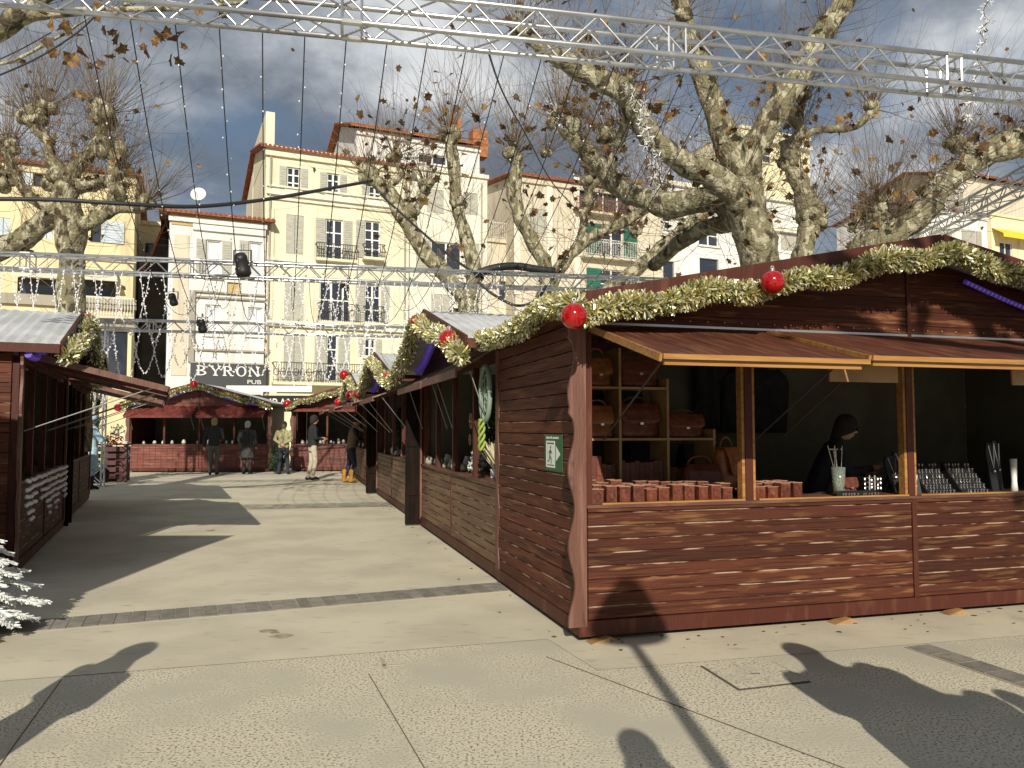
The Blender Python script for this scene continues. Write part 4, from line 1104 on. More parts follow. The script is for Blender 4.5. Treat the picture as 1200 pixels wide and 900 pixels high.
plane_tree('left plane tree with pollard knobs before the yellow house', 17, [
    [(88, 530, 42), (86, 400, 40), (84, 320, 36), (82, 290, 34), (84, 262, 36), (78, 240, 36), (76, 216, 28)],
    [(76, 222, 26), (68, 198, 20), (60, 184, 16), (56, 165, 16), (44, 152, 18), (40, 138, 18)],
    [(78, 214, 24), (92, 194, 20), (110, 174, 18), (118, 152, 18), (122, 138, 18)],
    [(74, 240, 30), (52, 262, 32), (28, 278, 32), (0, 292, 30), (-40, 310, 26)],
    [(62, 246, 20), (38, 232, 16), (22, 212, 14), (12, 188, 14), (10, 172, 14)],
    [(84, 262, 22), (100, 262, 22), (120, 252, 18), (142, 244, 13), (160, 246, 12), (170, 242, 14)],
    [(92, 218, 22), (110, 216, 20), (128, 212, 16), (140, 200, 16)]],
    [(38, 138, 34, 60, 1.9), (55, 128, 26, 50, 1.9), (122, 134, 38, 80, 2.0), (10, 172, 26, 40, 1.6), (172, 238, 22, 40, 1.5), (140, 198, 30, 40, 1.5), (130, 175, 34, 40, 1.2), (135, 225, 30, 20, .9), (66, 212, 34, 20, 1.0), (4, 212, 30, 30, 1.6)],
    (88, 502), twig_r=.0085, leaf=.035, ls=.17, extra_twigs=.5)
# limb of a nearer tree at the upper left, with large dead leaves
tl = plane_tree('sunlit plane tree limb with hanging brown leaves at the upper left', 9.5, [
    [(-220, 520, 60), (-215, 300, 56), (-180, 160, 50), (-110, 85, 40), (-30, 48, 34), (20, 20, 30), (60, -15, 28), (100, -60, 24)],
    [(20, 20, 22), (110, 12, 10), (200, 10, 7), (290, 2, 5)],
    [(-60, 60, 18), (0, 75, 5), (60, 48, 4), (105, 20, 3)]],
    [(40, 10, 26, 16, 1.2), (150, 8, 12, 16, .9), (260, 0, 10, 14, .8)], (-220, 502), twig_r=.0045, leaf=.03, ls=.13, extra_twigs=.25)
lm = [None, None, None]
for i in range(3):
    m = MB(); leaf_poly(m, Vector((0, 0, 0)), 1.0); lm[i] = m.mesh('leaf', K['leaf'])
for (u, v, s) in ((48, 14, 13), (60, 28, 11), (78, 32, 14), (56, 50, 12), (62, 62, 9), (97, 62, 14), (84, 70, 15), (110, 78, 13), (118, 74, 10), (128, 66, 10), (136, 45, 12), (143, 58, 12), (122, 36, 9), (132, 38, 9), (172, 60, 14), (186, 42, 13), (196, 38, 11), (202, 45, 12), (200, 70, 12), (210, 72, 10), (165, 36, 9), (146, 70, 10), (182, 48, 9), (212, 38, 9), (216, 54, 8), (262, 18, 9), (234, 12, 10)):
    p = at(u, v, 9.4 + R.uniform(-.4, .4)) - Vector(tl.location)
    inst('leaf', R.choice(lm), tl, p, (R.uniform(1.0, 2.1), R.uniform(-.6, .6), R.uniform(0, 6.28)), (s * 1.45 * 9.5 / FPX,) * 3)
# tree behind the viewer whose branches shade the gable
plane_tree_back = empty('plane_tree', (6.6, -2.6, 0), 0, 'plane tree standing behind the viewer that shades the big chalet', 'tree', 'pollarded plane trees')
m = MB(); m.tube([(0, 0, 0), (.05, 0, 2.5), (-.1, .1, 4.5)], [.34, .28, .24], 12, lump=.2); m.build('trunk', K['bark'], plane_tree_back, True)
tw = MB(); lf = MB()
for pts in ([(-.1, .1, 4.4), (-1.2, .3, 6.2), (-2.4, .5, 8.0), (-3.0, .6, 9.6)], [(-.1, .1, 4.4), (.2, .5, 6.6), (-.6, .4, 8.8)], [(-.1, .1, 4.4), (1.1, .2, 6.2), (1.9, .3, 8.0)], [(-1.2, .3, 6.2), (-2.6, 0, 7.0), (-4.2, .2, 7.6)], [(0, .1, 4.6), (-.9, -.4, 7.0), (-1.3, -.2, 9.5)]):
    m = MB(); m.tube(pts, [.18, .15, .10, .07][:len(pts)], 10, lump=.2); m.build('limb', K['bark'], plane_tree_back, True)
    for q in pts[1:]:
        twigs(tw, lf, Vector(q), 26, 1.7, .010, leaf=.25, ls=.2)
tw.build('twigs', K['twig'], plane_tree_back, kind='stuff'); lf.build('dead_leaves', K['leaf'], plane_tree_back, kind='stuff')

# ---------------------------------------------------------------- lighting trusses
def truss(label, p, heading, x0, x1, zb, sec=.29, cr=.0255, br=.010, pitch=.29, parts=True, n=8, tilt=0.0):
    e = empty('lighting_truss', (p.x, p.y, zb), heading, label, 'truss', 'aluminium lighting trusses')
    cy = [(0, 0), (0, sec), (sec, 0), (sec, sec)]
    for y, z in cy:
        MB().tube([(x0, y, z), (x1, y, z)], cr, n).build('chord', K['metal'], e, True)
    if parts:
        bl_ = MB().tube([(0, 0, 0), (1, 0, 0)], 1, 6).mesh('brace', K['metal'], True)
    jm = MB(); x = x0; k = 0
    while x < x1 - pitch * .5:
        a, b = x, min(x + pitch, x1)
        up = k % 2 == 0
        segs = [((a, 0, 0 if up else sec), (b, 0, sec if up else 0)), ((a, sec, 0 if up else sec), (b, sec, sec if up else 0)), ((a, 0 if up else sec, 0), (b, sec if up else 0, 0)), ((a, 0 if up else sec, sec), (b, sec if up else 0, sec))]
        for s, t in segs:
            s = Vector(s); t = Vector(t)
            if parts:
                d = t - s
                o = bpy.data.objects.new('brace', bl_); COL.objects.link(o); o.parent = e
                o.location = s; o.rotation_euler = d.to_track_quat('X', 'Z').to_euler(); o.scale = (d.length, br, br)
            else: jm.tube([s, t], br, 4, caps=False)
        x += pitch; k += 1
    if jm.v: jm.build('bracing', K['metal'], e, kind='stuff')
    # section joints: paired uprights and end rings
    x = x0 + 1.45
    while x < x1:
        m = MB()
        for dx in (-.085, .085):
            for y in (0, sec): m.tube([(x + dx, y, 0), (x + dx, y, sec)], br * 1.3, 6)
            for z in (0, sec): m.tube([(x + dx, 0, z), (x + dx, sec, z)], br * 1.3, 6)
        for y, z in cy: m.tube([(x - .085, y, z), (x + .085, y, z)], cr * 1.16, 10)
        m.build('section_joint', K['metal'], e); x += 3.0
    return e
HA = rad(11.5)
hd = Vector((math.cos(HA), math.sin(HA), 0))
t1p = at(800, 65, 7.2); t1 = truss('near aluminium box truss spanning above the big chalet', t1p, HA, -7.5, 5.2, t1p.z)
t2p = at(560, 334, 16.2); t2 = truss('second aluminium box truss hung with looped white lights', t2p, HA, -13, 5.6, t2p.z, parts=False)
t3p = at(300, 390, 22.5); t3 = truss('farthest aluminium box truss on a lattice leg behind the left chalets', t3p, HA, -4.3, 8, t3p.z, parts=False)
# lattice leg of the far truss
lg = c2w(t3, -4.3, 0, 0)
tl_ = empty('truss_tower', (lg.x, lg.y, 0), HA, 'lattice truss leg standing beside the shaded left chalets', 'truss', 'aluminium lighting trusses')
h_ = t3p.z + .3
for x in (0, .29):
    for y in (0, .29): MB().tube([(x, y, 0), (x, y, h_)], .0255, 8).build('chord', K['metal'], tl_, True)
m = MB(); z = .0; k = 0
while z < h_ - .3:
    for y in (0, .29): m.tube([(0 if k % 2 else .29, y, z), (.29 if k % 2 else 0, y, z + .29)], .012, 4, caps=False)
    for x in (0, .29): m.tube([(x, 0 if k % 2 else .29, z), (x, .29 if k % 2 else 0, z + .29)], .012, 4, caps=False)
    z += .29; k += 1
m.build('bracing', K['metal'], tl_, kind='stuff')
MB().box(-.2, .49, -.2, .49, .001, .02).build('base_plate', K['metal'], tl_)
# truss running away at the right
t4a = at(1215, 222, 11.6); t4b = at(1010, 292, 18.5)
d4 = t4b - t4a; t4 = truss('aluminium truss running back under the leaning limb at the right', t4a, math.atan2(d4.y, d4.x), -3.0, d4.xy.length, t4a.z, parts=False)
# stage lamps on the trusses
def stage_lamp(p, label, s=1.0):
    e = empty('stage_lamp', p, 0, label, 'lamp', 'black stage lamps on the trusses')
    m = MB(); m.lathe([(0, .24), (.09, .24), (.12, .18), (.12, -.02), (.14, -.03), (.14, -.16), (.125, -.16), (.12, -.05), (0, -.05)], n=14)
    o = m.build('housing', K['black'], e, True); o.rotation_euler = (rad(35), 0, 0); o.scale = (s, s, s)
    m = MB(); m.bar((-.16 * s, 0, .02), (-.16 * s, 0, .30 * s), .03, .012); m.bar((.16 * s, 0, .02), (.16 * s, 0, .30 * s), .03, .012); m.bar((-.166 * s, 0, .30 * s), (.166 * s, 0, .30 * s), .03, .012)
    m.build('yoke', K['black'], e)
    MB().tube([(0, 0, .30 * s), (0, 0, .42 * s)], .03, 8).build('clamp', K['steel'], e)
stage_lamp(at(284, 312, 15.2), 'black stage lamp clamped to the second truss before the pub house', 1.05)
stage_lamp(at(237, 383, 22.0), 'small black stage lamp on the farthest truss', .9)
stage_lamp(at(203, 352, 21.5), 'black lamp bracketed by the dark passage', .8)

# ---------------------------------------------------------------- strings of lights
def light_string(label, pts, group, wr=.006, bulb=.013, every=.09, cat='light string', spread=.03, pale=False):
    w = MB(); w.tube(pts, wr, 4, 1 if pale else 0)
    acc = 0.0
    for a, b in zip(pts[:-1], pts[1:]):
        a = Vector(a); b = Vector(b); L = (b - a).length; t = every - acc
        while t < L:
            p = a.lerp(b, t / L) + Vector((R.uniform(-spread, spread), R.uniform(-spread, spread), R.uniform(-spread, .01)))
            w.ball(p, bulb, 5, 4, (1, 1, 1.5), 1); t += every * R.uniform(.7, 1.3)
        acc = (L - (t - every)) if t - every < L else 0
    o = w.build('light_string', [K['wire'], K['bulb']])
    return tag(o, label, cat, group)
# strings run along the alley from the near truss to the second one
s_ = 0
for i in range(17):
    xa = -4.9 + i * .36
    a = c2w(t1, xa - 1.56 + 1.2, .29, -.03)
    d = D1 * ((t2p.y - a.y) / D1.y + R.uniform(-.1, .3))
    b = a + d + D2 * R.uniform(-.12, .12); b.z = t2p.z + .12
    pts = []
    for k in range(17):
        t = k / 16; p = a.lerp(b, t); p.z -= (1.5 + .12 * math.sin(i * 2.3)) * 4 * t * (1 - t)
        pts.append(p)
    light_string('thin black string of tiny lights running from the near truss to the second truss', pts, 'light strings between the two trusses', .0052, .007, .22)
# loops hanging from the second and the far truss
def loops(t, x0, x1, step, drop, sec, label, group, r):
    x = x0
    while x < x1:
        w = step * R.uniform(.85, 1.2); dr = drop * R.uniform(.75, 1.2)
        a = c2w(t, x, -.03, 0); b = c2w(t, x + w, -.03, 0); pts = []
        for k in range(13):
            q = k / 12; p = a.lerp(b, q); p.z -= dr * (1 - abs(2 * q - 1) ** 1.7); pts.append(p)
        light_string(label, pts, group, r * .7, r * 2.2, .065, spread=.03, pale=True)
        x += w * R.uniform(.50, .72)
loops(t2, -10.5, 1.0, .55, 1.35, .29, 'looped string of white lights hanging below the second truss', 'light loops below the second truss', .006)
loops(t3, -3.8, 6.5, .6, 1.35, .29, 'looped string of white lights hanging below the farthest truss', 'light loops below the farthest truss', .008)
# white light string wound round the limbs
def spiral(label, pr, Y, turns, bulbs=1):
    P, rr = smooth_path(pxpts(pr, Y), 8); pts = []
    n = len(P)
    for k in range(n * 3):
        t = k / (n * 3 - 1) * (n - 1); i = min(int(t), n - 2); p = P[i].lerp(P[i + 1], t - i); r = rr[i] * 1.18 + .01
        a = turns * 2 * math.pi * k / (n * 3); d = (P[i + 1] - P[i]).normalized(); x = d.orthogonal().normalized(); y = d.cross(x)
        pts.append(p + x * r * math.cos(a) + y * r * math.sin(a))
    w = MB(); w.tube(pts, .006, 4, 0)
    for p in pts:
        for _ in range(3):
            v = Vector((R.gauss(0, 1), R.gauss(0, 1), R.gauss(0, 1))).normalized() * R.uniform(.04, .10)
            w.tube([p + v * .1, p + v], .0038, 3, 1, caps=False)
    tag(w.build('light_string', [K['wire'], K['bulb']]), label, 'light string', 'white light strings wound on the plane trees')
spiral('white bristling light string trailing down the left limb of the forked plane tree', [(735, 100, 10, -1.5), (752, 125, 10, -1.5), (757, 150, 12, -1.5), (762, 172, 12, -1.4), (770, 200, 10, -1), (768, 222, 10, -.6)], 12.5, 9)
spiral('white light string wound round the leaning limb', [(1085, 250, 42), (1105, 222, 42), (1120, 205, 40), (1145, 188, 44)], 11, 6)
spiral('white bristling light string dangling from above beside the near truss at right', [(1160, -20, 6), (1156, 20, 6), (1150, 55, 6), (1140, 110, 6), (1132, 140, 5)], 10, 6)
spiral('white light string on the small limb below the near truss', [(648, 118, 10, 1.5), (652, 140, 10, 1.5), (660, 150, 10, 1.5)], 12.5, 3)
# black cables
def cable(label, lst, r):
    P, rr = smooth_path([(at(u, v, Y), r) for u, v, Y in lst], 6)
    m = MB(); m.tube(P, r, 8)
    tag(m.build('power_cable', K['wire'], None, True), label, 'cable', 'black power cables')
cable('thick black cable slung from the left plane tree to the cream house', [(-40, 233, 15), (60, 234, 15.5), (150, 239, 16), (230, 242, 17), (310, 234, 18.5), (380, 222, 20), (436, 212, 23)], .045)
cable('black cable sloping from the knobbly tree down to the second truss', [(446, 228, 23.4), (490, 268, 20.5), (530, 302, 18), (566, 326, 16.4)], .032)
cable('heavy black cable bundle lying on the second truss', [(556, 322, 16.3), (580, 314, 16.4), (605, 312, 16.5), (632, 316, 16.6), (650, 318, 16.7)], .085)
cable('black cable drooping below the second truss', [(560, 330, 16.2), (578, 345, 16.2), (605, 358, 16.2), (628, 352, 16.2), (640, 335, 16.3)], .03)
cable('thin black cable sloping at the upper left below the leaves', [(-20, 96, 9), (40, 70, 9), (88, 40, 9), (112, 18, 9)], .011)
cable('second thin black cable near the upper left limb', [(-20, 78, 9.6), (20, 60, 9.6), (60, 38, 9.6)], .008)
cable('black cable crossing the bare twigs from the near truss', [(572, 60, 8), (590, 110, 10), (620, 165, 13), (648, 215, 16), (680, 250, 19)], .012)

# ---------------------------------------------------------------- people
_cm = {}
def cmat(c, rough=.85):
    k = tuple(c)
    if k not in _cm:
        _cm[k] = mat('cloth_%d' % len(_cm), c, tuple(x * .7 for x in c), sc=(14, 14, 14), lo=.35, hi=.7, rough=rough, bump=.5, bsc=30, bdist=.02)
    return _cm[k]
def person(label, loc, rz, H, top, bottom, shoe, hair, armR=None, armL=None, legs=None, coat=0, vox=.014, sleeves=None, lean=0.0, seated=False, skin=None,
           hairlen=0, hat=None, head_turn=0.0, head_down=0.0, bulk=1.0, collar=None, category='person', group=None, hood=False):
    """local frame: x to the person's right, y forward, z up"""
    k = H / 1.72
    e = empty('person', loc, rz, label, category, group)
    names = ['skin', 'top', 'bottom', 'shoe', 'sleeve']
    mats = [skin or K['skin'], top, bottom, shoe, sleeves or top]
    segs = []           # (p, q, r0, r1, material)
    bm_ = MB()
    def lz(p):          # lean the upper body forward about the hips
        p = Vector(p)
        if p.z > .9 and lean:
            d = p.z - .9; return Vector((p.x, p.y + d * math.sin(lean), .9 + d * math.cos(lean)))
        return p
    def cap(p, q, r0, r1, mi, up=True):
        p = (lz(p) if up else Vector(p)) * k; q = (lz(q) if up else Vector(q)) * k; r0 *= k; r1 *= k
        n = 6; pts = []; rr = []
        d = (q - p); L = d.length; dn = d.normalized() if L > 1e-6 else Vector((0, 0, 1))
        for t in (-.95, -.7, -.3): pts.append(p + dn * t * r0); rr.append(r0 * math.sqrt(max(.02, 1 - t * t)))
        for i in range(n + 1): pts.append(p + d * (i / n)); rr.append(r0 + (r1 - r0) * i / n)
        for t in (.3, .7, .95): pts.append(q + dn * t * r1); rr.append(r1 * math.sqrt(max(.02, 1 - t * t)))
        bm_.tube(pts, rr, 10); segs.append((p, q, r0, r1, mi))
    def loft(rings, mi):
        n = 16; base = len(bm_.v)
        for (x, y, z, rx, ry) in rings:
            c = lz((x, y, z)) * k
            for j in range(n):
                t = 2 * math.pi * j / n; bm_.v.append((c.x + rx * k * math.cos(t), c.y + ry * k * math.sin(t), c.z))
        for i in range(len(rings) - 1):
            for j in range(n):
                bm_.f.append((base + i * n + j, base + i * n + (j + 1) % n, base + (i + 1) * n + (j + 1) % n, base + (i + 1) * n + j)); bm_.m.append(0)
        bm_.f.append(tuple(base + j for j in reversed(range(n)))); bm_.m.append(0)
        bm_.f.append(tuple(base + (len(rings) - 1) * n + j for j in range(n))); bm_.m.append(0)
        for a, b in zip(rings[:-1], rings[1:]):
            segs.append((lz(a[:3]) * k, lz(b[:3]) * k, (a[3] + a[4]) / 2 * k, (b[3] + b[4]) / 2 * k, mi))
    B = bulk
    if hood: loft([(0, -.01, 1.36, .20 * B, .13 * B), (0, -.01, 1.44, .155, .125), (0, -.005, 1.52, .115, .11), (0, 0, 1.58, .10, .105)], 1)
    loft([(0, 0, .84, .155 * B, .115 * B), (0, 0, .92, .172 * B, .125 * B), (0, 0, 1.05, .155 * B, .115 * B), (0, 0, 1.2, .168 * B, .120 * B), (0, .005, 1.33, .188 * B, .120 * B), (0, 0, 1.41, .165 * B, .095 * B), (0, -.005, 1.455, .085, .075), (0, 0, 1.49, .062, .062)], 1)
    if coat:
        loft([(0, -.01, .92 - coat, .205 * B, .165 * B), (0, -.01, .92 - coat * .5, .192 * B, .150 * B), (0, 0, .95, .178 * B, .132 * B)], 1)
    else:
        loft([(0, 0, .78, .15 * B, .11 * B), (0, 0, .88, .168 * B, .12 * B)], 2)
    legs = legs or {}
    for s, nm in ((1, 'R'), (-1, 'L')):
        hip = (s * .088, 0, .88); kn, an = legs.get(nm, ((s * .095, .025, .48), (s * .10, -.01, .085)))
        cap(hip, kn, .088 * B, .062 * B, 2, False); cap(kn, an, .060 * B, .046 * B, 2, False)
        a = Vector(an); toe = legs.get('toe' + nm, (s * .02, .16, -.04))
        cap(a + Vector((0, -.03, -.035)), a + Vector(toe) * .55, .045, .042, 3, False); cap(a + Vector(toe) * .55, a + Vector((toe[0], toe[1], toe[2] - .008)), .041, .030, 3, False)
        if legs.get('boots'): cap(a, a + Vector((0, 0, .20)), .056, .066, 3, False)
    for s, arm in ((1, armR), (-1, armL)):
        el, wr = arm if arm else ((s * .245, -.02, 1.13), (s * .255, .06, .90))
        sh = (s * .185 * B, 0, 1.385)
        cap(sh, el, .062 * B, .048 * B, 4); cap(el, wr, .047 * B, .036 * B, 4)
        d = (Vector(wr) - Vector(el)).normalized(); w = Vector(wr)
        sidev = d.cross(Vector((0, 1, 0)) if abs(d.y) < .8 else Vector((0, 0, 1))).normalized()
        nrm = sidev.cross(d).normalized()
        cap(w + d * .01, w + d * .075, .030, .034, 0)
        for i in range(4):
            b0 = w + d * .085 + sidev * (-.027 + .018 * i); L = (.066, .076, .071, .056)[i]
            b1 = b0 + d * L * .5 + nrm * .008; b2 = b1 + d * L * .4 + nrm * .028
            cap(b0, b1, .0105, .0098, 0); cap(b1, b2, .0098, .008, 0)
        t0 = w + d * .03 - sidev * .03; t1 = t0 + d * .04 - sidev * .022 + nrm * .015; t2 = t1 + d * .03 + nrm * .012
        cap(t0, t1, .014, .012, 0); cap(t1, t2, .0115, .009, 0)
    # neck and head
    cap((0, .0, 1.44), (0, .015, 1.54), .056, .052, 0)
    hc = lz((0, .03 + .03 * head_down, 1.615 - .02 * head_down)) * k
    hp = []
    hm = Matrix.Rotation(head_turn, 3, 'Z') @ Matrix.Rotation(-head_down, 3, 'X')
    n = 14; base = len(bm_.v)
    rings = [(-.118, .022, .028, .030), (-.105, .02, .048, .05), (-.07, .012, .062, .076), (-.02, .004, .072, .092), (.03, 0, .076, .098), (.07, -.004, .068, .088), (.10, -.006, .045, .06), (.115, -.006, .018, .025)]
    for (z, y, rx, ry) in rings:
        for j in range(n):
            t = 2 * math.pi * j / n
            v = hm @ Vector((rx * math.cos(t), y + ry * math.sin(t), z)); bm_.v.append(tuple(hc + v * k))
    for i in range(len(rings) - 1):
        for j in range(n):
            bm_.f.append((base + i * n + j, base + i * n + (j + 1) % n, base + (i + 1) * n + (j + 1) % n, base + (i + 1) * n + j)); bm_.m.append(0)
    bm_.f.append(tuple(base + j for j in reversed(range(n)))); bm_.f.append(tuple(base + 7 * n + j for j in range(n))); bm_.m += [0, 0]
    def hpnt(x, y, z): return hc + (hm @ Vector((x, y, z))) * k
    segs.append((hpnt(0, .01, -.06), hpnt(0, 0, .06), .085 * k, .085 * k, 0))
    def hcap(a, b, r0, r1):
        bm_.tube([hpnt(*a), hpnt(*b)], [r0 * k, r1 * k], 8)
    hcap((0, .088, .012), (0, .118, -.022), .009, .015)       # nose
    hcap((-.022, .092, -.056), (.022, .092, -.056), .009, .009)  # lips
    for s in (-1, 1): hcap((s * .074, -.005, .025), (s * .082, -.012, -.025), .016, .012)   # ears
    me = bm_.mesh('body_src', mats)
    tmp = bpy.data.objects.new('tmp', me); COL.objects.link(tmp)
    md = tmp.modifiers.new('r', 'REMESH'); md.mode = 'VOXEL'; md.voxel_size = vox
    sm = tmp.modifiers.new('s', 'SMOOTH'); sm.factor = .5; sm.iterations = 2
    bpy.context.view_layer.update()
    nm_ = bpy.data.meshes.new_from_object(tmp.evaluated_get(bpy.context.evaluated_depsgraph_get()))
    bpy.data.objects.remove(tmp)
    nm_.materials.clear()
    for m_ in mats: nm_.materials.append(m_)
    SG = [(p, q - p, max((q - p).length_squared, 1e-9), r0, r1, mi) for p, q, r0, r1, mi in segs]
    idx = []
    for f in nm_.polygons:
        c = f.center; best = 1e9; bi = 0
        for p, d, L2, r0, r1, mi in SG:
            t = (c - p).dot(d) / L2; t = 0 if t < 0 else 1 if t > 1 else t
            dd = (c - p - d * t).length / (r0 + (r1 - r0) * t) 
            if dd < best: best = dd; bi = mi
        idx.append(bi)
    nm_.polygons.foreach_set('material_index', idx)
    nm_.polygons.foreach_set('use_smooth', [True] * len(idx))
    nm_.name = 'body'
    body = bpy.data.objects.new('body', nm_); COL.objects.link(body); body.parent = e
    # hair or hat as a cap over the back and top of the head
    m = MB(); n = 16; rows = 10; base = 0
    grow = 1.13 if not hat else 1.2
    for i in range(rows):
        a = math.pi * .5 * min(1.0, i / 5)
        for j in range(n):
            t = 2 * math.pi * j / n
            fr = math.sin(t)                      # +1 front
            drop = (.115 + hairlen) * (0.5 - .5 * fr) ** .8 + .02 if not hat else .045
            dn = max(0.0, (i - 5) / (rows - 6))
            zc = .025 + .108 * math.cos(a) - drop * dn
            rr = math.sin(a) * (1 - .10 * dn)
            wob = 1 + .04 * noise.noise((t * 2, i * .7, H))
            v = hm @ Vector((.077 * grow * rr * math.cos(t) * wob, -.006 + .099 * grow * rr * math.sin(t) * wob * (1 if fr < 0 else .93), zc))
            m.v.append(tuple(hc + v * k))
    for i in range(rows - 1):
        for j in range(n): m.f.append((i * n + j, (i + 1) * n + j, (i + 1) * n + (j + 1) % n, i * n + (j + 1) % n)); m.m.append(0)
    ho = m.build('hat' if hat else 'hair', hat or hair, e, True)
    so_ = ho.modifiers.new('s', 'SOLIDIFY'); so_.thickness = .012 * k; so_.offset = 0
    if collar:
        m = MB(); pts = [lz((.085 * math.cos(t), .078 * math.sin(t), 1.455 + .01 * math.sin(t))) * k for t in [i * math.pi / 8 for i in range(17)]]
        m.tube(pts, .022 * k, 6, caps=False); m.build('collar', collar, e, True)
    return e, hpnt
blk = cmat((.014, .014, .017)); char = cmat((.045, .043, .042)); navy = cmat((.018, .024, .045)); khaki = cmat((.36, .33, .17)); creamt = cmat((.50, .44, .33)); brownv = cmat((.20, .145, .075)); ochre = cmat((.42, .20, .025)); greyt = cmat((.085, .08, .075)); blue_p = cmat((.38, .55, .64)); dkhair = cmat((.018, .012, .009)); fair = cmat((.30, .21, .09)); greyh = cmat((.42, .40, .34)); tanh = cmat((.12, .075, .04)); bluesh = cmat((.07, .11, .20))
def gpt(u, v): p = ground(u, v); return (p.x, p.y, .004)
gq = 'shoppers at the end of the alley'
person('shopper with fair hair in dark jacket and grey trousers at the brick coloured chalet', gpt(250, 557), rad(10), 1.93, blk, greyt, blk, fair, armR=((.25, .03, 1.13), (.17, .24, 1.08)), armL=((-.26, -.03, 1.12), (-.27, .02, .88)),
       legs={'R': ((.10, .06, .49), (.11, -.10, .10)), 'L': ((-.09, .02, .48), (-.10, .04, .085))}, bulk=1.08)
p2, _ = person('shopper with grey hair in long dark coat with a backpack', gpt(289, 556), rad(-4), 1.83, char, blk, blk, greyh, coat=.38, bulk=1.18, armR=((.27, -.02, 1.12), (.25, .10, .93)), armL=((-.27, -.02, 1.12), (-.25, .10, .93)))
m = MB(); m.prism([(-.14, 0), (.14, 0), (.15, .12), (.13, .34), (.07, .40), (-.07, .40), (-.13, .34), (-.15, .12)], -.32, -.16)
bpk = m.build('backpack', K['blackcloth'], p2); bpk.location = (0, 0, 1.10)
person('shopper in pale khaki jacket and navy jeans holding hands behind the back', gpt(332, 556), rad(4), 1.82, khaki, navy, blk, tanh, armR=((.27, -.12, 1.14), (.05, -.19, 1.02)), armL=((-.27, -.12, 1.14), (-.05, -.19, 1.0)),
       legs={'R': ((.115, .02, .48), (.15, -.02, .085)), 'L': ((-.115, .02, .48), (-.15, -.02, .085))}, bulk=1.12)
person('standing man in black jacket over a blue shirt and pale cream trousers', gpt(366, 563), rad(-62), 1.98, blk, creamt, blk, dkhair, armR=((.22, .02, 1.13), (.14, .22, 1.10)), armL=((-.23, .02, 1.13), (-.14, .24, 1.12)),
       legs={'R': ((.09, .05, .49), (.09, -.02, .09)), 'L': ((-.09, -.01, .48), (-.10, -.10, .085))}, bulk=1.05)
person('shopper in brown vest with dark sleeves and ochre boots leaning on a stall', gpt(411, 566), rad(-70), 1.93, brownv, navy, ochre, dkhair, sleeves=blk, armR=((.26, .10, 1.16), (.16, .33, 1.08)), armL=((-.26, .10, 1.16), (-.16, .34, 1.10)), hat=cmat((.03, .02, .018)), lean=.14,
       legs={'R': ((.09, .08, .49), (.09, .0, .10)), 'L': ((-.09, -.03, .49), (-.09, -.16, .10)), 'boots': True}, bulk=1.08)
pb = at(105, 545, 20.5)
person('figure in pale blue hooded coat with a dark belt behind the dark red counter', (pb.x, pb.y, .004), rad(-40), 1.95, blue_p, blk, blk, blue_p, coat=.45, hat=blue_p, bulk=1.2, armR=((.28, .12, 1.12), (.05, .30, 1.18)), armL=((-.28, .12, 1.12), (-.05, .30, 1.16)))
# the seller behind the counter
ps = at(966, 505, 7.55)
sroot = Vector((ps.x - .10, ps.y + .04, .0))
sel, hp = person('seller with dark hair and sunglasses bending over the jewellery in the big chalet', (sroot.x, sroot.y, .152), rad(-100), 1.62, blk, blk, blk, dkhair, hairlen=.05, lean=.42, head_down=.35, vox=.009, armR=((.24, .20, 1.12), (.10, .42, 1.16)), armL=((-.25, .20, 1.12), (-.16, .44, 1.10)))
m = MB()
for s in (-1, 1):
    c_ = [hp(s * .036 + .030 * math.cos(t), .092 + .006 * (1 - abs(math.cos(t))), .018 + .020 * math.sin(t)) for t in [i * math.pi / 6 for i in range(12)]]
    cf = [hp(s * .036 + .030 * math.cos(t), .100 + .006 * (1 - abs(math.cos(t))), .018 + .020 * math.sin(t)) for t in [i * math.pi / 6 for i in range(12)]]
    m.add(c_ + cf, [tuple(range(12)), tuple(range(23, 11, -1))] + [(i, (i + 1) % 12, (i + 1) % 12 + 12, i + 12) for i in range(12)])
    m.tube([hp(s * .066, .092, .022), hp(s * .084, .0, .022)], .004, 5)
m.tube([hp(-.01, .10, .024), hp(.01, .10, .024)], .004, 5)
m.build('sunglasses', K['black'], sel)
# bystanders beside the viewer: their shadows fall on the paving
gs = 'bystanders standing beside the viewer'
person('bystander in a cap standing at the left of the viewer', (-2.57, 2.50, 0), rad(-30), 1.76, char, navy, blk, dkhair, hat=blk, head_turn=-.9, armR=((.20, .02, 1.13), (.10, .10, 1.0)), armL=((-.20, .02, 1.13), (-.10, .10, 1.0)), vox=.02, bulk=1.0, group=gs, hood=True)
person('bystander in dark coat and cap standing at the right of the viewer', (2.22, 2.40, 0), rad(20), 1.80, blk, greyt, blk, dkhair, hat=blk, head_turn=.9, armR=((.26, .06, 1.12), (.2, .16, 1.0)), armL=((-.24, .06, 1.12), (-.15, .16, 1.0)), coat=.5, bulk=1.5, vox=.02, group=gs, hood=True)
person('bystander in grey coat next to the one in dark coat and cap', (2.60, 2.05, 0), rad(10), 1.68, char, greyt, blk, dkhair, bulk=1.7, armR=((.28, .06, 1.12), (.2, .16, 1.0)), armL=((-.28, .06, 1.12), (-.15, .16, 1.0)), vox=.02, coat=.5, group=gs, hood=True)
person('stout bystander in brown at the far right beside the grey coat', (3.10, 1.85, 0), rad(0), 1.55, brownv, greyt, blk, dkhair, bulk=1.7, vox=.02, coat=.5, group=gs, hood=True)
person('third bystander in khaki standing right beside the viewer', (.78, .60, 0), rad(5), 1.86, khaki, navy, blk, dkhair, vox=.02, group=gs, hood=True)
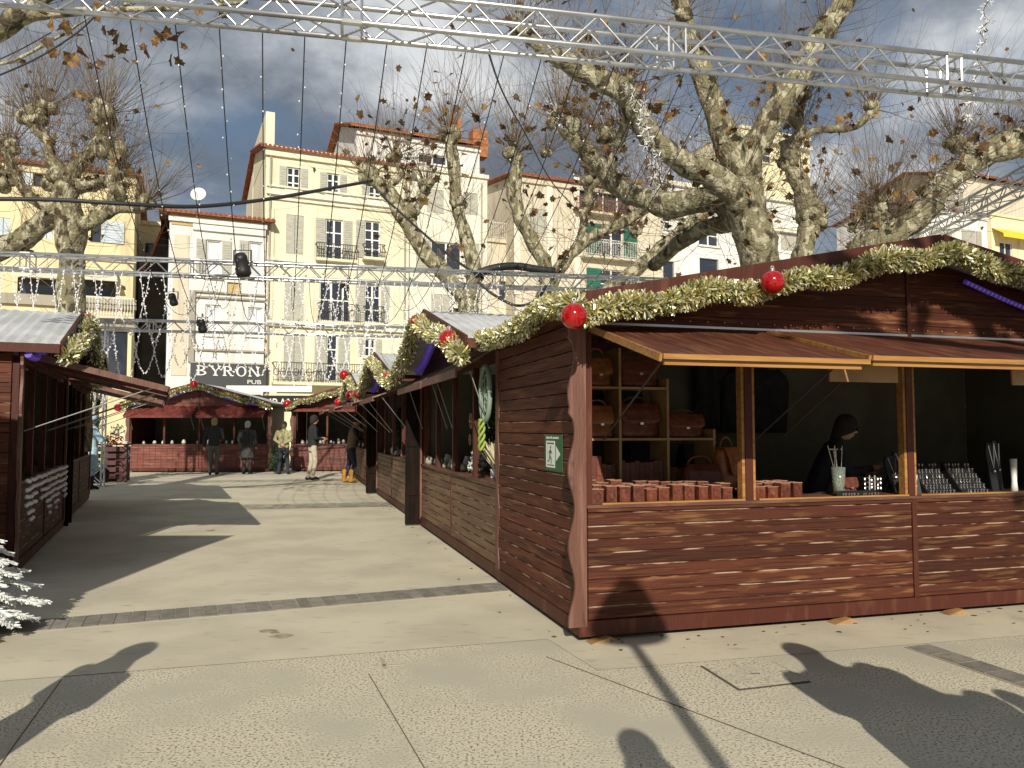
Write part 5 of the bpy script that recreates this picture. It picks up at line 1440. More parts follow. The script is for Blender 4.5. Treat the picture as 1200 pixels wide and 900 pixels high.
# street lamp behind the viewer (its shadow falls on the big chalet)
lp_ = empty('street_lamp', (1.19, -1.05, 0), 0, 'street lamp with a bell shaped shade standing behind the viewer', 'street lamp')
MB().lathe([(.11, 0), (.11, .3), (.06, .4), (.04, 3.80), (.0, 3.80)], n=12).build('pole', K['black'], lp_)
MB().lathe([(.0, 4.12), (.10, 4.12), (.14, 4.07), (.22, 3.95), (.30, 3.81), (.32, 3.77), (.20, 3.77), (.0, 3.80)], n=20).build('lamp_shade', K['black'], lp_)

# ---------------------------------------------------------------- goods in the big chalet
def bl_(u, v, b):
    d = ray(u, v); t = (b + P0.dot(D1)) / (d.x * D1.x + d.y * D1.y)
    p = Vector((0, 0, EYE)) + d * t
    return (p - P0).dot(D2), p.z
def put(o, a, b, z, rz=0.0):
    p = Wp(a, b, z); o.location = p; o.rotation_euler = (0, 0, TH + rz); return o
CT = 1.0205
# open leather boxes
bx = MB(); w, h, t = .046, .118, .006
bx.box(-w, w, -w, -w + t, 0, h); bx.box(-w, w, w - t, w, 0, h); bx.box(-w, -w + t, -w + t, w - t, 0, h); bx.box(w - t, w, -w + t, w - t, 0, h); bx.box(-w + t, w - t, -w + t, w - t, .0, .006)
bx_me = bx.mesh('body', K['leather'])
em = MB(); em.box(-.034, .034, -w - .003, -w, .012, .100); em.tube([(.024 * math.cos(q), -w - .004, .056 + .03 * math.sin(q)) for q in [i * math.pi / 5 for i in range(11)]], .003, 4, caps=False)
em_me = em.mesh('embossed_front', K['leather'])
rm = MB()
for a_, b_ in (((-w, -w), (w, -w)), ((w, -w), (w, w)), ((w, w), (-w, w)), ((-w, w), (-w, -w))): rm.bar((*a_, h + .001), (*b_, h + .001), .008, .004)
rm_me = rm.mesh('rim', K['rim'])
def leather_box(a, b, z, label, group, s=1.0):
    e = empty('leather_box', (0, 0, 0), 0, label, 'box', group); put(e, a, b, z, R.uniform(-.09, .09)); e.scale = (s * R.uniform(.9, 1.05), s, s * R.uniform(.82, 1.15))
    bo = inst('body', bx_me, e, (0, 0, 0)); inst('embossed_front', em_me, bo, (0, 0, 0)); inst('rim', rm_me, bo, (0, 0, 0))
for rr, (bb, n, off, z) in enumerate(((.085, 11, .0, CT), (.20, 11, .05, CT), (.315, 10, .02, CT + .035))):
    for i in range(n):
        leather_box(.155 + off + i * .112 + R.uniform(-.008, .008), bb + R.uniform(-.01, .01), z, 'small open embossed leather box in the %s row of the left counter bay' % ('front', 'middle', 'rear')[rr], 'leather boxes, %s row' % ('front', 'middle', 'rear')[rr])
for bb, n, off in ((.085, 4, 0), (.20, 4, .045), (.30, 4, .01)):
    for i in range(n):
        leather_box(1.585 + off + i * .118, bb, CT, 'small open leather box in the counter bay of the seller', 'leather boxes beside the seller', 1.0)
MB_r = MB().box(.10, 1.36, .26, .37, 0, .034).build('display_riser', K['counter'])
tag(MB_r, 'low wooden riser under the rear row of leather boxes', 'riser'); put(MB_r, 0, 0, CT)
# shelf unit
sb = .62
xs = [bl_(u, 500, sb)[0] for u in (688, 727, 783, 837)]
z1 = bl_(700, 454, sb)[1]; z2 = bl_(700, 515, sb)[1]; ztop = bl_(727, 408, sb)[1]; zm = bl_(783, 444, sb)[1]; zl = bl_(837, 503, sb)[1]
su = empty('shelf_unit', (0, 0, 0), 0, 'pale wooden stepped shelf unit holding bags and books in the big chalet', 'shelf'); put(su, 0, sb, 0)
for x, zt_ in ((xs[0] - .02, ztop), (xs[1], ztop), (xs[2], zm), (xs[3], zl)):
    MB().box(x - .011, x + .011, 0, .34, CT - .2, zt_).build('upright', K['shelfwood'], su)
segs_ = [(z1, xs[0], xs[1]), (z1, xs[1], xs[2]), (z2, xs[0], xs[1]), (z2, xs[1], xs[2]), (z2, xs[2], xs[3]), (CT + .03, xs[0], xs[1]), (CT + .03, xs[1], xs[2]), (CT + .03, xs[2], xs[3])]
for z, xa, xb in segs_:
    MB().box(xa + .0115, xb - .0115, .004, .336, z - .010, z + .010).build('shelf', K['shelfwood'], su)
# books
bk = MB(); bk.box(-.021, .021, 0, .005, 0, 1); bk.box(-.021, -.018, .005, .13, 0, 1); bk.box(.018, .021, .005, .13, 0, 1); bk_me = bk.mesh('cover', K['leather'])
pg = MB(); pg.box(-.0178, .0178, .0055, .125, .01, .985); pg_me = pg.mesh('pages', K['rim'])
def book(x, z, h, label, group, w=1.0):
    e = empty('book', (0, 0, 0), 0, label, 'book', group); put(e, x, sb + .05, z, R.uniform(-.03, .03))
    inst('cover', bk_me, e, (0, 0, 0), sc=(w, 1, h)); inst('pages', pg_me, e, (0, 0, 0), sc=(w, 1, h))
    for zz_ in (.25, .7): 
        o = inst('spine_band', bk_me, e, (0, -.003, zz_ * h), sc=(w * 1.02, .6, .015))
x = xs[0] + .04
for hh in (.30, .30, .30, .235, .225, .235, .225):
    if x < xs[1] - .03: book(x, CT + .0402, hh, 'brown leather bound book in the lit left compartment of the shelf unit', 'books in the left compartment'); x += .0445
x = xs[1] + .045
while x < xs[2] - .03:
    book(x, CT + .0402, .25 + R.uniform(-.01, .012), 'brown leather bound book in the middle compartment of the shelf unit', 'books in the middle compartment'); x += .045
x = xs[2] + .045
while x < xs[3] - .06:
    book(x, CT + .0402, .19 + R.uniform(-.01, .012), 'small leather bound book in the right compartment of the shelf unit', 'books in the right compartment'); x += .045
# bags
def bag(label, a, b, z, w, h, d, mt, handle=.12, rz=0.0, hang=False, group=None):
    e = empty('leather_bag', (0, 0, 0), 0, label, 'bag', group); put(e, a, b, z, rz)
    N = 10; m = MB(); rings = []
    for i in range(N + 1):
        q = i / N; zz_ = h * q; ww = w / 2 * (1.0 - .16 * q ** 2) * (1 if 0 < i < N else .93); dd = d / 2 * (1 - .55 * q) * (1 if i > 0 else .85)
        rings.append((ww, dd, zz_))
    n = 16
    for ww, dd, zz_ in rings:
        for j in range(n):
            t = 2 * math.pi * j / n; c_, s_2 = math.cos(t), math.sin(t)
            m.v.append((ww * math.copysign(abs(c_) ** .45, c_), dd * math.copysign(abs(s_2) ** .6, s_2), zz_))
    for i in range(N):
        for j in range(n): m.f.append((i * n + j, i * n + (j + 1) % n, (i + 1) * n + (j + 1) % n, (i + 1) * n + j)); m.m.append(0)
    m.f += [tuple(reversed(range(n))), tuple(N * n + j for j in range(n))]; m.m += [0, 0]
    m.build('body', mt, e, True)
    f = MB(); pr_ = []
    fl = [(0.0, d * .24, h * 1.0), (0, -d * .26, h * 1.005), (0, -d * .42, h * .8), (0, -d * .52, h * .52), (0, -d * .53, h * .42)]
    for i, (_, y, z_) in enumerate(fl):
        ww = w / 2 * (.90 if i < 4 else .7); f.v += [(-ww, y - .004, z_ + .004), (ww, y - .004, z_ + .004)]
    for i in range(len(fl) - 1): f.f.append((2 * i, 2 * i + 1, 2 * i + 3, 2 * i + 2)); f.m.append(0)
    fo = f.build('flap', mt, e); fo.modifiers.new('s', 'SOLIDIFY').thickness = .006
    MB().box(-.014, .014, -d * .53 - .018, -d * .53 - .006, h * .40, h * .47).build('buckle', K['silver'], fo)
    if handle:
        MB().tube([(w * .34 * math.cos(t), 0, h + handle * math.sin(t)) for t in [i * math.pi / 10 for i in range(11)]], .009, 6).build('handle', mt, e, True)
    return e
LO, LB = K['leather_o'], K['leather']
bag('tan leather bag on the top left of the shelf unit', (xs[0] + xs[1]) / 2, sb + .18, z1 + .011, xs[1] - xs[0] - .05, .24, .22, LO, .10)
bag('dark brown leather bag on the top shelf beside the tan one', (xs[1] + xs[2]) / 2, sb + .18, z1 + .011, xs[2] - xs[1] - .05, .27, .22, LB, .06)
bag('orange leather satchel in the middle left compartment', (xs[0] + xs[1]) / 2, sb + .16, z2 + .011, xs[1] - xs[0] - .05, .27, .22, LO, .06)
bag('dark brown satchel in the middle shelf compartment', (xs[1] + xs[2]) / 2, sb + .18, z2 + .011, xs[2] - xs[1] - .05, .29, .22, LB, .07)
bag('dark leather pouch in the lower right shelf compartment', (xs[2] + xs[3]) / 2, sb + .18, z2 + .011, xs[3] - xs[2] - .06, .2, .2, LB, .05)
bag('brown leather bag standing behind the boxes before the mullion', 1.30, .52, CT - .0, .34, .26, .2, LB, .08)
bag('tan leather bag lit at its edge behind the boxes beside the seller', 1.62, .62, CT, .30, .40, .24, LO, .10, .5)
bag('black bag on the floor rack behind the seller', 1.95, 1.7, 1.05, .5, .38, .3, K['blackcloth'], .12)
bag('black bag hanging high on the back wall', 1.25, 2.1, 1.62, .5, .42, .2, K['blackcloth'], .2)
bag('second black bag low on the rear rack', 1.45, 2.0, 1.05, .42, .4, .3, K['blackcloth'], .1)
rk = empty('rear_rack', (0, 0, 0), 0, 'dark wooden rack carrying black bags along the back wall', 'rack'); put(rk, .9, 1.6, .152)
MB().box(0, 1.5, 0, .5, .85, .895).build('shelf', K['dark'], rk)
for x in (.02, 1.44):
    for y in (.02, .44): MB().box(x, x + .04, y, y + .04, 0, .849).build('leg', K['dark'], rk)
def garment(label, a, b, z, w, h):
    e = empty('hanging_garment', (0, 0, 0), 0, label, 'garment'); put(e, a, b, z)
    m = MB(); N = 9
    for i in range(N + 1):
        q = i / N
        for j in range(13):
            x = (j / 12 - .5) * w * (1 - .3 * max(0, q - .85) / .15)
            m.v.append((x, .05 * math.sin(j * 1.7 + i * .3) * (1 - q * .7), h * q))
    for i in range(N):
        for j in range(12): m.f.append((i * 13 + j, i * 13 + j + 1, (i + 1) * 13 + j + 1, (i + 1) * 13 + j)); m.m.append(0)
    o = m.build('cloth', K['blackcloth'], e, True); o.modifiers.new('s', 'SOLIDIFY').thickness = .03
    MB().tube([(-w * .3, 0, h), (0, 0, h + .06), (w * .3, 0, h)], .008, 6).build('hanger', K['steel'], e)
garment('black coat hanging on the back wall behind the seller', 2.95, 2.15, 1.55, .85, .72)
garment('black jacket hanging beside the black coat', 2.45, 2.18, 1.60, .5, .78)
# vase with stems, jewellery stands
K['vglass'] = mat('greenish_glass', (0.75, 0.85, 0.72), rough=.05, trans=.85)
va, vz = bl_(983, 578, .16)
v_ = empty('glass_vase', (0, 0, 0), 0, 'clear glass vase with silvery stems before the seller', 'vase'); put(v_, va, .16, CT)
MB().lathe([(.0, .004), (.042, .004), (.050, .10), (.060, .245), (.056, .245), (.046, .10), (.038, .012), (0, .012)], n=20).build('glass', K['vglass'], v_, True)
m = MB()
for i in range(9):
    a_ = R.uniform(-.10, .06); m.tube([(R.uniform(-.02, .02), R.uniform(-.02, .02), .02), (a_ * .5, R.uniform(-.03, .03), .24), (a_, R.uniform(-.06, .06), .38 + R.uniform(-.04, .06))], .0025, 4)
    m.ball((a_, 0, .40), .009, 6, 4)
m.build('stems', K['silver'], v_)
def necklace_bust(label, a, b, w, h, lean=.25, mt='black'):
    e = empty('necklace_stand', (0, 0, 0), 0, label, 'jewellery stand', 'necklace stands on the counter'); put(e, a, b, CT)
    m = MB(); m.add([(-w * .38, 0, 0), (w * .38, 0, 0), (w * .5, h * lean, h * .8), (w * .25, h * lean * 1.2, h), (-w * .25, h * lean * 1.2, h), (-w * .5, h * lean, h * .8)] + [(-w * .38, .02, 0), (w * .38, .02, 0), (w * .5, h * lean + .02, h * .8), (w * .25, h * lean * 1.2 + .02, h), (-w * .25, h * lean * 1.2 + .02, h), (-w * .5, h * lean + .02, h * .8)],
                    [(0, 1, 2, 3, 4, 5), (11, 10, 9, 8, 7, 6)] + [(i, i + 6, (i + 1) % 6 + 6, (i + 1) % 6) for i in range(6)])
    bo = m.build('board', K[mt], e)
    c_ = MB(); f = lambda x, z: (x, h * lean * (z / h) * 1.02 - .012, z)
    c_.tube([f(-w * .3, h * .95), f(-w * .16, h * .68), f(0, h * .45), f(w * .16, h * .68), f(w * .3, h * .95)], .004, 5)
    c_.ball(f(0, h * .41), .015, 8, 6); c_.build('necklace', K['silver'], e)
    MB().bar((0, h * lean, h * .6), (0, h * lean + h * .4, .0), .03, .01).build('prop', K['black'], e)
necklace_bust('low grey necklace board beside the dividing post', 3.24, .14, .15, .17, .3, 'signbg')
necklace_bust('tall black necklace bust behind the earring racks', 3.42, .45, .16, .36)
necklace_bust('black necklace bust next to the dividing post', 3.22, .34, .14, .32)
necklace_bust('slim tall black jewellery board at the far right of the counter', 4.20, .20, .10, .44, .12)
necklace_bust('second slim tall black jewellery board at the far right', 4.32, .26, .10, .46, .1)
def earring_rack(label, a, b, w, rows, cols):
    e = empty('earring_rack', (0, 0, 0), 0, label, 'jewellery stand', 'earring racks on the counter'); put(e, a, b, CT)
    m = MB(); h = rows * .045
    m.add([(-w / 2, 0, 0), (w / 2, 0, 0), (w / 2, h * .9, h), (-w / 2, h * .9, h), (-w / 2, h * .9, 0), (w / 2, h * .9, 0)], [(0, 1, 2, 3), (0, 3, 4), (1, 5, 2), (3, 2, 5, 4), (0, 4, 5, 1)])
    m.build('stepped_base', K['black'], e)
    s_ = MB()
    for r_ in range(rows):
        for c_ in range(cols):
            if R.random() < .12: continue
            x = -w / 2 + w * (c_ + .5) / cols + R.uniform(-.006, .006); z = h * (r_ + .35) / rows; y = z * .9 - .012
            s_.tube([(x, y, z), (x + R.uniform(-.003, .003), y - .012, z - .022 - .012 * R.random())], .0032, 4)
            s_.ball((x, y - .004, z + .004), R.uniform(.006, .010), 6, 4, (1, 1, 1.2))
    s_.build('earrings', K['silver'], e, kind='stuff')
earring_rack('black stepped rack of silver earrings in the jewellery bay, nearer the dividing post', 3.50, .12, .30, 6, 8)
earring_rack('black stepped rack of silver earrings in the jewellery bay, farther from the dividing post', 3.88, .12, .30, 6, 8)
earring_rack('low black tray of silver rings before the glass vase', va + .12, .055, .42, 1, 14)
def ring_tree(a, b, label):
    e = empty('earring_stand', (0, 0, 0), 0, label, 'jewellery stand'); put(e, a, b, CT)
    for dx in (-.025, .03):
        MB().tube([(dx, 0, 0), (dx, 0, .17)], .008, 8).build('pole', K['silver'], e)
    m = MB()
    for z in (.05, .09, .13):
        for x in (-.075, -.005, .06, .09): m.ball((x, -.006, z + R.uniform(-.01, .01)), .011, 7, 5, (1, .6, 1.3)); 
        m.tube([(-.08, 0, z + .02), (.10, 0, z + .02)], .003, 4)
    m.build('earrings', K['silver'], e)
    MB().box(-.09, .11, -.04, .04, -.0, .008).build('base', K['black'], e)
ring_tree(bl_(1022, 580, .14)[0], .14, 'small silver stand with hanging earrings right of the glass vase')
o = MB().lathe([(.028, 0), (.03, .02), (.024, .10), (.030, .30), (.0, .30)], n=12).build('ring_cone', K['white'], None, True); tag(o, 'pale slim roll standing by the slim jewellery boards', 'display roll'); put(o, 4.27, .07, CT)
o = bag('small reddish leather pouch beside the glass vase', va + .16, .24, CT, .16, .14, .08, LB, 0)

# exit sign on the side wall
b_a = .0
def sd_(u, v, a):
    d = ray(u, v); t = (a + P0.dot(D2)) / (d.x * D2.x + d.y * D2.y); p = Vector((0, 0, EYE)) + d * t
    return (p - P0).dot(D1), p.z
b0_, zt_ = sd_(638.5, 508, -.03); b1_, _ = sd_(659, 508, -.03); zb_ = sd_(648, 552, -.03)[1]; zt_ = sd_(648, 509, -.03)[1]
sw_, sh2 = b0_ - b1_, zt_ - zb_
es = empty('exit_sign', Wp(-.032, b0_, zb_), RA, 'green emergency exit sign with a white running figure on the side of the big chalet', 'sign')
K['sgreen'] = mat('exit_green', (0.012, 0.10, 0.038), rough=.35); K['swhite'] = mat('exit_white', (.74, .78, .74), rough=.4)
MB().box(0, sw_, 0, .006, 0, sh2).build('panel', K['sgreen'], es)
fr = MB(); X0, X1, Z0, Z1 = sw_ * .10, sw_ * .60, sh2 * .09, sh2 * .82; q = sh2 * .05
fr.box(X0, X1, -.002, -.0005, Z0, Z0 + q); fr.box(X0, X1, -.002, -.0005, Z1 - q, Z1); fr.box(X0, X0 + q, -.002, -.0005, Z0 + q, Z1 - q); fr.box(X1 - q, X1, -.002, -.0005, Z0 + q, Z1 - q)
fr.box(X0 + q * 2, X1 - q * 2, -.002, -.0005, Z0 + q * 1.6, Z1 - q * 1.8); fr.build('door_symbol', K['swhite'], es)
rn = MB(); cx = (X0 + X1) / 2; hh = Z1 - Z0; y_ = -.0035
rn.lathe([(0, 0), (.001, 0)], n=3)
rn.prism([(cx + .012 * math.cos(t) + .01, Z0 + hh * .76 + .014 * math.sin(t)) for t in [i * math.pi / 5 for i in range(10)]], y_, -.0022)
for a_, b_, w_2 in (((cx + .006, Z0 + hh * .68), (cx - .012, Z0 + hh * .42), .024), ((cx - .012, Z0 + hh * .44), (cx + .03, Z0 + hh * .30), .016), ((cx + .03, Z0 + hh * .30), (cx + .02, Z0 + hh * .14), .013), ((cx - .012, Z0 + hh * .44), (cx - .03, Z0 + hh * .26), .016), ((cx - .03, Z0 + hh * .26), (cx - .062, Z0 + hh * .22), .013), ((cx + .004, Z0 + hh * .64), (cx + .045, Z0 + hh * .54), .012), ((cx + .004, Z0 + hh * .66), (cx - .04, Z0 + hh * .54), .012)):
    d_ = Vector((b_[0] - a_[0], b_[1] - a_[1])).normalized(); nn = Vector((-d_.y, d_.x)) * w_2 / 2
    rn.prism([(a_[0] - nn.x, a_[1] - nn.y), (b_[0] - nn.x, b_[1] - nn.y), (b_[0] + nn.x, b_[1] + nn.y), (a_[0] + nn.x, a_[1] + nn.y)], y_, -.0022)
rn.build('running_figure', K['sgreen'], es)
MB().prism([(sw_ * .66, sh2 * .27), (sw_ * .90, sh2 * .46), (sw_ * .66, sh2 * .68)], -.002, -.0005).build('arrow', K['swhite'], es)
text_obj(es, 'issue de secours', sh2 * .125, (sw_ * .10, -.0015, sh2 * .875), 0, 'swhite', ext=.0005, sx=sw_ * .8 / (sh2 * .125 * 7.4))

# ---------------------------------------------------------------- goods and fittings of the tan chalets
def sp(c, x, y, z): return c2w(c, x, y, z)
K['sticks'] = mat('cream_sticks', (.62, .56, .38), rough=.7); K['pgreen'] = mat('pale_green_weave', (.20, .27, .21), rough=.7); K['lime'] = mat('lime_tassel', (.24, .33, .06), rough=.7); K['dgreen'] = mat('pine_green', (.018, .038, .014), (.03, .055, .02), sc=(9, 9, 9), rough=.8)
for i, (x, y) in enumerate(((4.25, .16), (3.85, .20), (4.5, .30))):
    p = sp(s1, x, y, CT); m = MB(); m.lathe([(.05, 0), (.055, .10), (0, .10)], n=10); e = empty('stick_bundle', p, 0, 'fan of cream dried sticks in a white pot beside the big chalet', 'dried sticks', 'stick bundles on the counter')
    m.build('pot', K['white'], e)
    m = MB()
    for _ in range(46):
        a = R.uniform(0, 6.28); s = R.uniform(.05, .22); m.tube([(0, 0, .08), (s * math.cos(a), s * math.sin(a), R.uniform(.28, .46))], .006, 4)
    m.build('sticks', K['sticks'], e, kind='stuff')
p = sp(s1, 3.0, .20, CT); e = empty('tabletop_tree', p, 0, 'small grey tinsel tree on the counter left of the dried sticks', 'tabletop tree')
m = MB(); leafcloud(m, (0, 0, .08), .15, .15, .05, 90, .03); 
for zq, rq in ((.14, .13), (.2, .11), (.27, .085), (.34, .055), (.41, .03)): leafcloud(m, (0, 0, zq), rq, rq, .045, 110, .025)
m.build('branches', K['roof'], e); MB().tube([(0, 0, 0), (0, 0, .46)], .012, 6).build('stem', K['dark'], e)
# round woven wreath and tassel hanging near the corner post
p = sp(s1, 4.58, -.10, 1.98); e = empty('woven_wreath', p, RA, 'large pale green wicker wreath hanging at the corner beside the big chalet', 'wreath')
m = MB(); m.tube([(.20 * math.cos(t), 0, .30 * math.sin(t)) for t in [i * math.pi / 16 for i in range(33)]], .028, 8, caps=False); m.build('ring', K['pgreen'], e, True)
m = MB()
for k_ in range(5):
    a = k_ * 1.2566; m.tube([(.09 * math.cos(a) + .06 * math.cos(t), 0, .13 * math.sin(a) + .08 * math.sin(t)) for t in [i * math.pi / 6 for i in range(13)]], .010, 5, caps=False)
m.build('scrolls', K['pgreen'], e, True)
p = sp(s1, 4.58, -.14, 1.36); e = empty('braided_tassel', p, 0, 'lime green braided tassel hanging below the wicker wreath', 'tassel')
m = MB()
for k_ in range(3): m.tube([(.028 * math.cos(t * 9 + k_ * 2.09), .028 * math.sin(t * 9 + k_ * 2.09), .34 * t) for t in [i / 24 for i in range(25)]], .016, 6)
m.build('braid', K['lime'], e, True); MB().tube([(0, 0, .34), (0, 0, .44)], .004, 4).build('cord', K['wire'], e)
def hang_star(c, x, y, z, s, label, mt):
    p = sp(c, x, y, z); e = empty('hanging_ornament', p, RA, label, 'ornament', 'ornaments hanging in the tan chalets')
    m = MB(); pts = []
    m.tube([(s * math.cos(t) * (1 - .35 * abs(math.sin(t))), 0, s * math.sin(t) * 1.2) for t in [i * math.pi / 8 for i in range(17)]], s * .14, 6, caps=False); m.build('hoop', K[mt], e, True)
    m = MB(); m.ball((0, 0, 0), s * .3, 10, 7); m.build('pendant', K[mt], e, True); MB().tube([(0, 0, 0), (0, 0, 2.2 - z + .05)], .003, 4).build('cord', K['wire'], e)
hang_star(s1, 3.2, .25, 1.92, .17, 'pale hooped ornament hanging in the chalet next to the big one', 'sticks')
hang_star(s1, 2.6, .20, 1.7, .08, 'small rosy ornament hanging in the chalet next to the big one', 'rim')
hang_star(s1, 2.55, .2, 1.45, .06, 'small rosy ornament hanging lower in the chalet next to the big one', 'rim')
hang_star(s2, 3.2, .3, 1.8, .14, 'brown ornament hanging in the middle tan chalet', 'rim')
for c, xx, nm in ((s1, 3.55, 'chalet next to the big one'), (s2, 4.2, 'middle tan chalet'), (s2, 1.6, 'middle tan chalet, far bay')):
    p = sp(c, xx, .3, 1.5); e = empty('pine_swag', p, 0, 'dark green pine swag hanging in the ' + nm, 'swag')
    m = MB(); leafcloud(m, (0, 0, .2), .16, .16, .42, 900, .035); m.build('needles', K['dgreen'], e, kind='stuff'); MB().tube([(0, 0, -.1), (0, 0, .8)], .008, 5).build('wire_core', K['wire'], e)
K['ware'] = mat('pale_ware', (.52, .49, .42), (.30, .26, .2), sc=(9, 9, 9), rough=.5, rand=.4)
wm1 = MB().lathe([(0, 0), (.045, 0), (.06, .05), (.045, .11), (.03, .13), (.036, .15), (0, .15)], n=12).mesh('pottery_jar', K['ware'], True)
def wares(c, W, n, where, gname):
    for i in range(n):
        o = bpy.data.objects.new('pottery_jar', wm1); COL.objects.link(o)
        o.location = sp(c, W * (.06 + .88 * (i + R.uniform(.2, .8)) / n), R.uniform(.05, .3), CT); s = R.uniform(.6, 1.35); o.scale = (s, s, s * R.uniform(.7, 1.2))
        tag(o, 'small pale jar on the counter of the ' + where, 'jar', gname)
wares(s1, 2.7, 12, 'chalet next to the big one', 'wares on the first tan counter'); wares(s2, 5.4, 26, 'middle tan chalet', 'wares on the second tan counter'); wares(s3, 5.4, 18, 'tan chalet by the ochre boots', 'wares on the third tan counter'); wares(f2, 3.2, 16, 'red corner chalet', 'wares on the corner chalet counter'); wares(f1, 5, 12, 'brick coloured chalet', 'wares on the brick coloured chalet counter')
# wooden side leaves between the tan chalets, awning shade put into their near-black colour
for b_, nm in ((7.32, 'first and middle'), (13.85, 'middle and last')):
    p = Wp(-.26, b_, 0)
    e = empty('side_leaf', p, TH, 'upright wooden leaf painted shade-dark, standing out between the %s tan chalets' % nm, 'panel', 'dark leaves between the tan chalets')
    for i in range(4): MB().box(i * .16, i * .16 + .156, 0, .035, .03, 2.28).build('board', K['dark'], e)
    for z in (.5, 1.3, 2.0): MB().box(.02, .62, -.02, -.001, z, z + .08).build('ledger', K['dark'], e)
    for i in range(6):
        pass
# dark panels of the shaded left chalets
for k_, (x, nm) in enumerate(((4.55, 'near'), (5.05, 'far'))):
    p = c2w(l1, x, -.10, 0); e = empty('side_leaf', p, LA - math.pi / 2 + rad(90), 'dark upright wooden leaf in the gap of the shaded left chalets, %s one' % nm, 'panel', 'dark leaves between the left chalets')
    for i in range(3): MB().box(-.04, .0, i * .16, i * .16 + .155, .03, 2.3).build('board', K['dark'], e)
# dark red slatted counter in the corner
pc_ = ground(98, 566); e = empty('slatted_counter', (pc_.x, pc_.y, 0), rad(12), 'dark red slatted counter in front of the figure in pale blue', 'counter')
K['dred'] = mat('dark_red_paint', (.05, .012, .012), (.07, .018, .016), sc=(5, 5, 5), rough=.6)
for i in range(5): MB().box(0, 1.15, 0, .03, .12 + i * .2, .25 + i * .2).build('slat', K['dred'], e)
for x in (-.02, .52, 1.06): MB().box(x, x + .1, .031, .1, .0, 1.1).build('post', K['dred'], e)
MB().box(-.06, 1.22, -.05, .4, 1.101, 1.14).build('top_board', K['dred'], e)
# potted yucca behind it
p = at(112, 520, 23); e = empty('potted_yucca', (p.x, p.y, 0), 0, 'dark spiky yucca plant beside the lattice truss leg', 'plant')
m = MB()
for cz in (1.5, 2.2, 2.7):
    for _ in range(26):
        a = R.uniform(0, 6.28); el = R.uniform(-.1, 1.3); d = Vector((math.cos(a) * math.cos(el), math.sin(a) * math.cos(el), math.sin(el))); s = d.cross(Vector((0, 0, 1))).normalized() * .03; L = R.uniform(.5, .85); o_ = Vector((0, 0, cz))
        m.add([o_ - s, o_ + s, o_ + d * L * .6 + s * .9 + Vector((0, 0, -.02)), o_ + d * L * .6 - s * .9 + Vector((0, 0, -.02)), o_ + d * L + Vector((0, 0, -.12))], [(0, 1, 2, 3), (3, 2, 4)])
m.build('leaves', K['dgreen'], e, kind='stuff'); MB().tube([(0, 0, .4), (.03, 0, 1.6), (0, 0, 2.7)], [.07, .06, .04], 8).build('stem', K['twig'], e); MB().lathe([(0, 0), (.22, 0), (.3, .45), (.26, .45), (0, .4)], n=14).build('pot', K['dark'], e)
p = at(134, 520, 24); e = empty('flower_display', (p.x, p.y, 0), 0, 'red and white flowers on a stand beside the lattice truss leg', 'flowers')
m = MB(); leafcloud(m, (0, 0, 1.25), .3, .25, .2, 120, .05, 0); leafcloud(m, (.1, 0, 1.5), .25, .2, .25, 60, .05, 1); leafcloud(m, (.35, 0, .9), .2, .2, .4, 90, .05, 1); m.build('blooms', [K['red'], K['white']], e, kind='stuff'); MB().box(-.3, .4, -.2, .2, 0, 1.05).build('stand', K['dred'], e)
# small evergreen between the end chalets
p = ground(322, 556); e = empty('evergreen_shrub', (p.x, p.y + .3, 0), 0, 'small evergreen shrub in the gap beside the khaki jacket', 'shrub')
m = MB(); leafcloud(m, (0, 0, .5), .28, .25, .5, 900, .05); m.build('foliage', K['dgreen'], e, kind='stuff'); MB().tube([(0, 0, 0), (0, 0, .5)], .03, 6).build('stem', K['twig'], e)

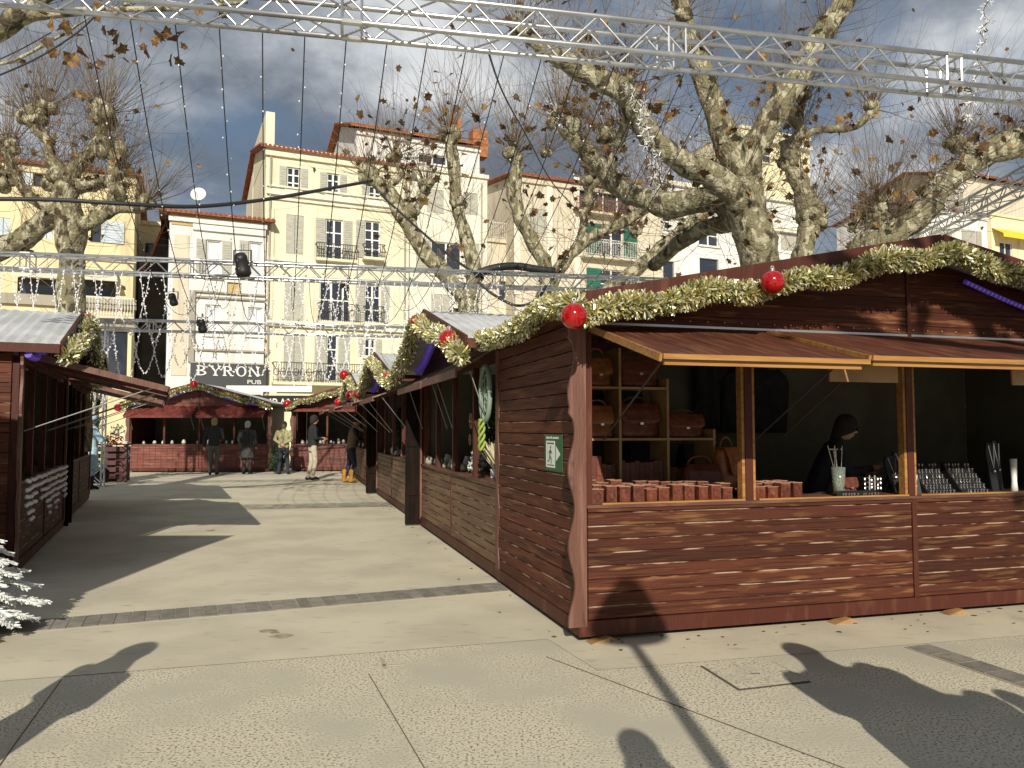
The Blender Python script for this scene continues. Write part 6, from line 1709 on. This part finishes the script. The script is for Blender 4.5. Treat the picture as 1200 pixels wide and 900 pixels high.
# dry leaves and crumbs blown against the chalet feet
ll = MB()
for _ in range(70):
    a_ = R.uniform(-.5, 5.5); p = Wp(a_, -abs(R.gauss(0, .22)) - .03, .010) if R.random() < .6 else Wp(-abs(R.gauss(0, .2)) - .05, R.uniform(0, 12), .012)
    leaf_poly(ll, p, R.uniform(.02, .055))
ll.v = [(x, y, .007 + abs(z - .010) * .35) for x, y, z in ll.v]
tag(ll.build('leaf_litter', K['leaf']), 'dry leaf crumbs blown against the feet of the chalets', 'leaf litter', kind='stuff')

# ---------------------------------------------------------------- frosted fir at the left edge
K['frost'] = mat('flocked_needles', (.74, .75, .72), (.62, .64, .61), sc=(8, 8, 8), lo=.4, hi=.65, c3=(.12, .15, .11), sc3=(15, 15, 15), lo3=.58, hi3=.72, rough=.9)
ft = at(-52, 600, 6.15)
fe = empty('frosted_fir', (ft.x, ft.y, 0), 0, 'fir tree flocked white with artificial snow at the left chalet', 'tree')
MB().tube([(0, 0, .0), (0, 0, 1.12)], [.05, .015], 8).build('trunk', K['twig'], fe)
MB().lathe([(0, 0.003), (.2, .003), (.23, .3), (.2, .3), (0, .27)], n=14).build('pot', K['dark'], fe)
fm = MB()
for tier in range(10):
    z = .16 + tier * .095; rad_ = .62 * (1 - tier / 10.5) + .04; nbr = max(6, int(19 * (1 - tier / 18)))
    for k_ in range(nbr):
        a = 2 * math.pi * (k_ + R.random() * .7) / nbr; L = rad_ * R.uniform(.78, 1.12)
        tip = Vector((math.cos(a) * L, math.sin(a) * L, z + R.uniform(-.10, .04) - .10 * L)); o_ = Vector((0, 0, z + .08))
        fm.tube([o_, o_.lerp(tip, .5) + Vector((0, 0, .03)), tip], [.012, .008, .004], 4, caps=False)
        nn = int(52 * L / .6) + 12
        for q_ in range(nn):
            t = .25 + .75 * (q_ / nn); p = o_.lerp(tip, t) + Vector((0, 0, .02 * math.sin(t * 3)))
            d = (tip - o_).normalized()
            for s in (-1, 1):
                sd2 = (d.cross(Vector((0, 0, 1))) * s + d * .8 + Vector((0, 0, R.uniform(-.35, .35)))).normalized(); l_ = R.uniform(.05, .09) * (1.2 - .4 * t)
                fm.tube([p, p + sd2 * l_], [.011 * R.uniform(.6, 1.2), .004], 4)
fm.build('branches', K['frost'], fe, kind='stuff')
# a second limb of frosted needles fixed on the chalet corner post
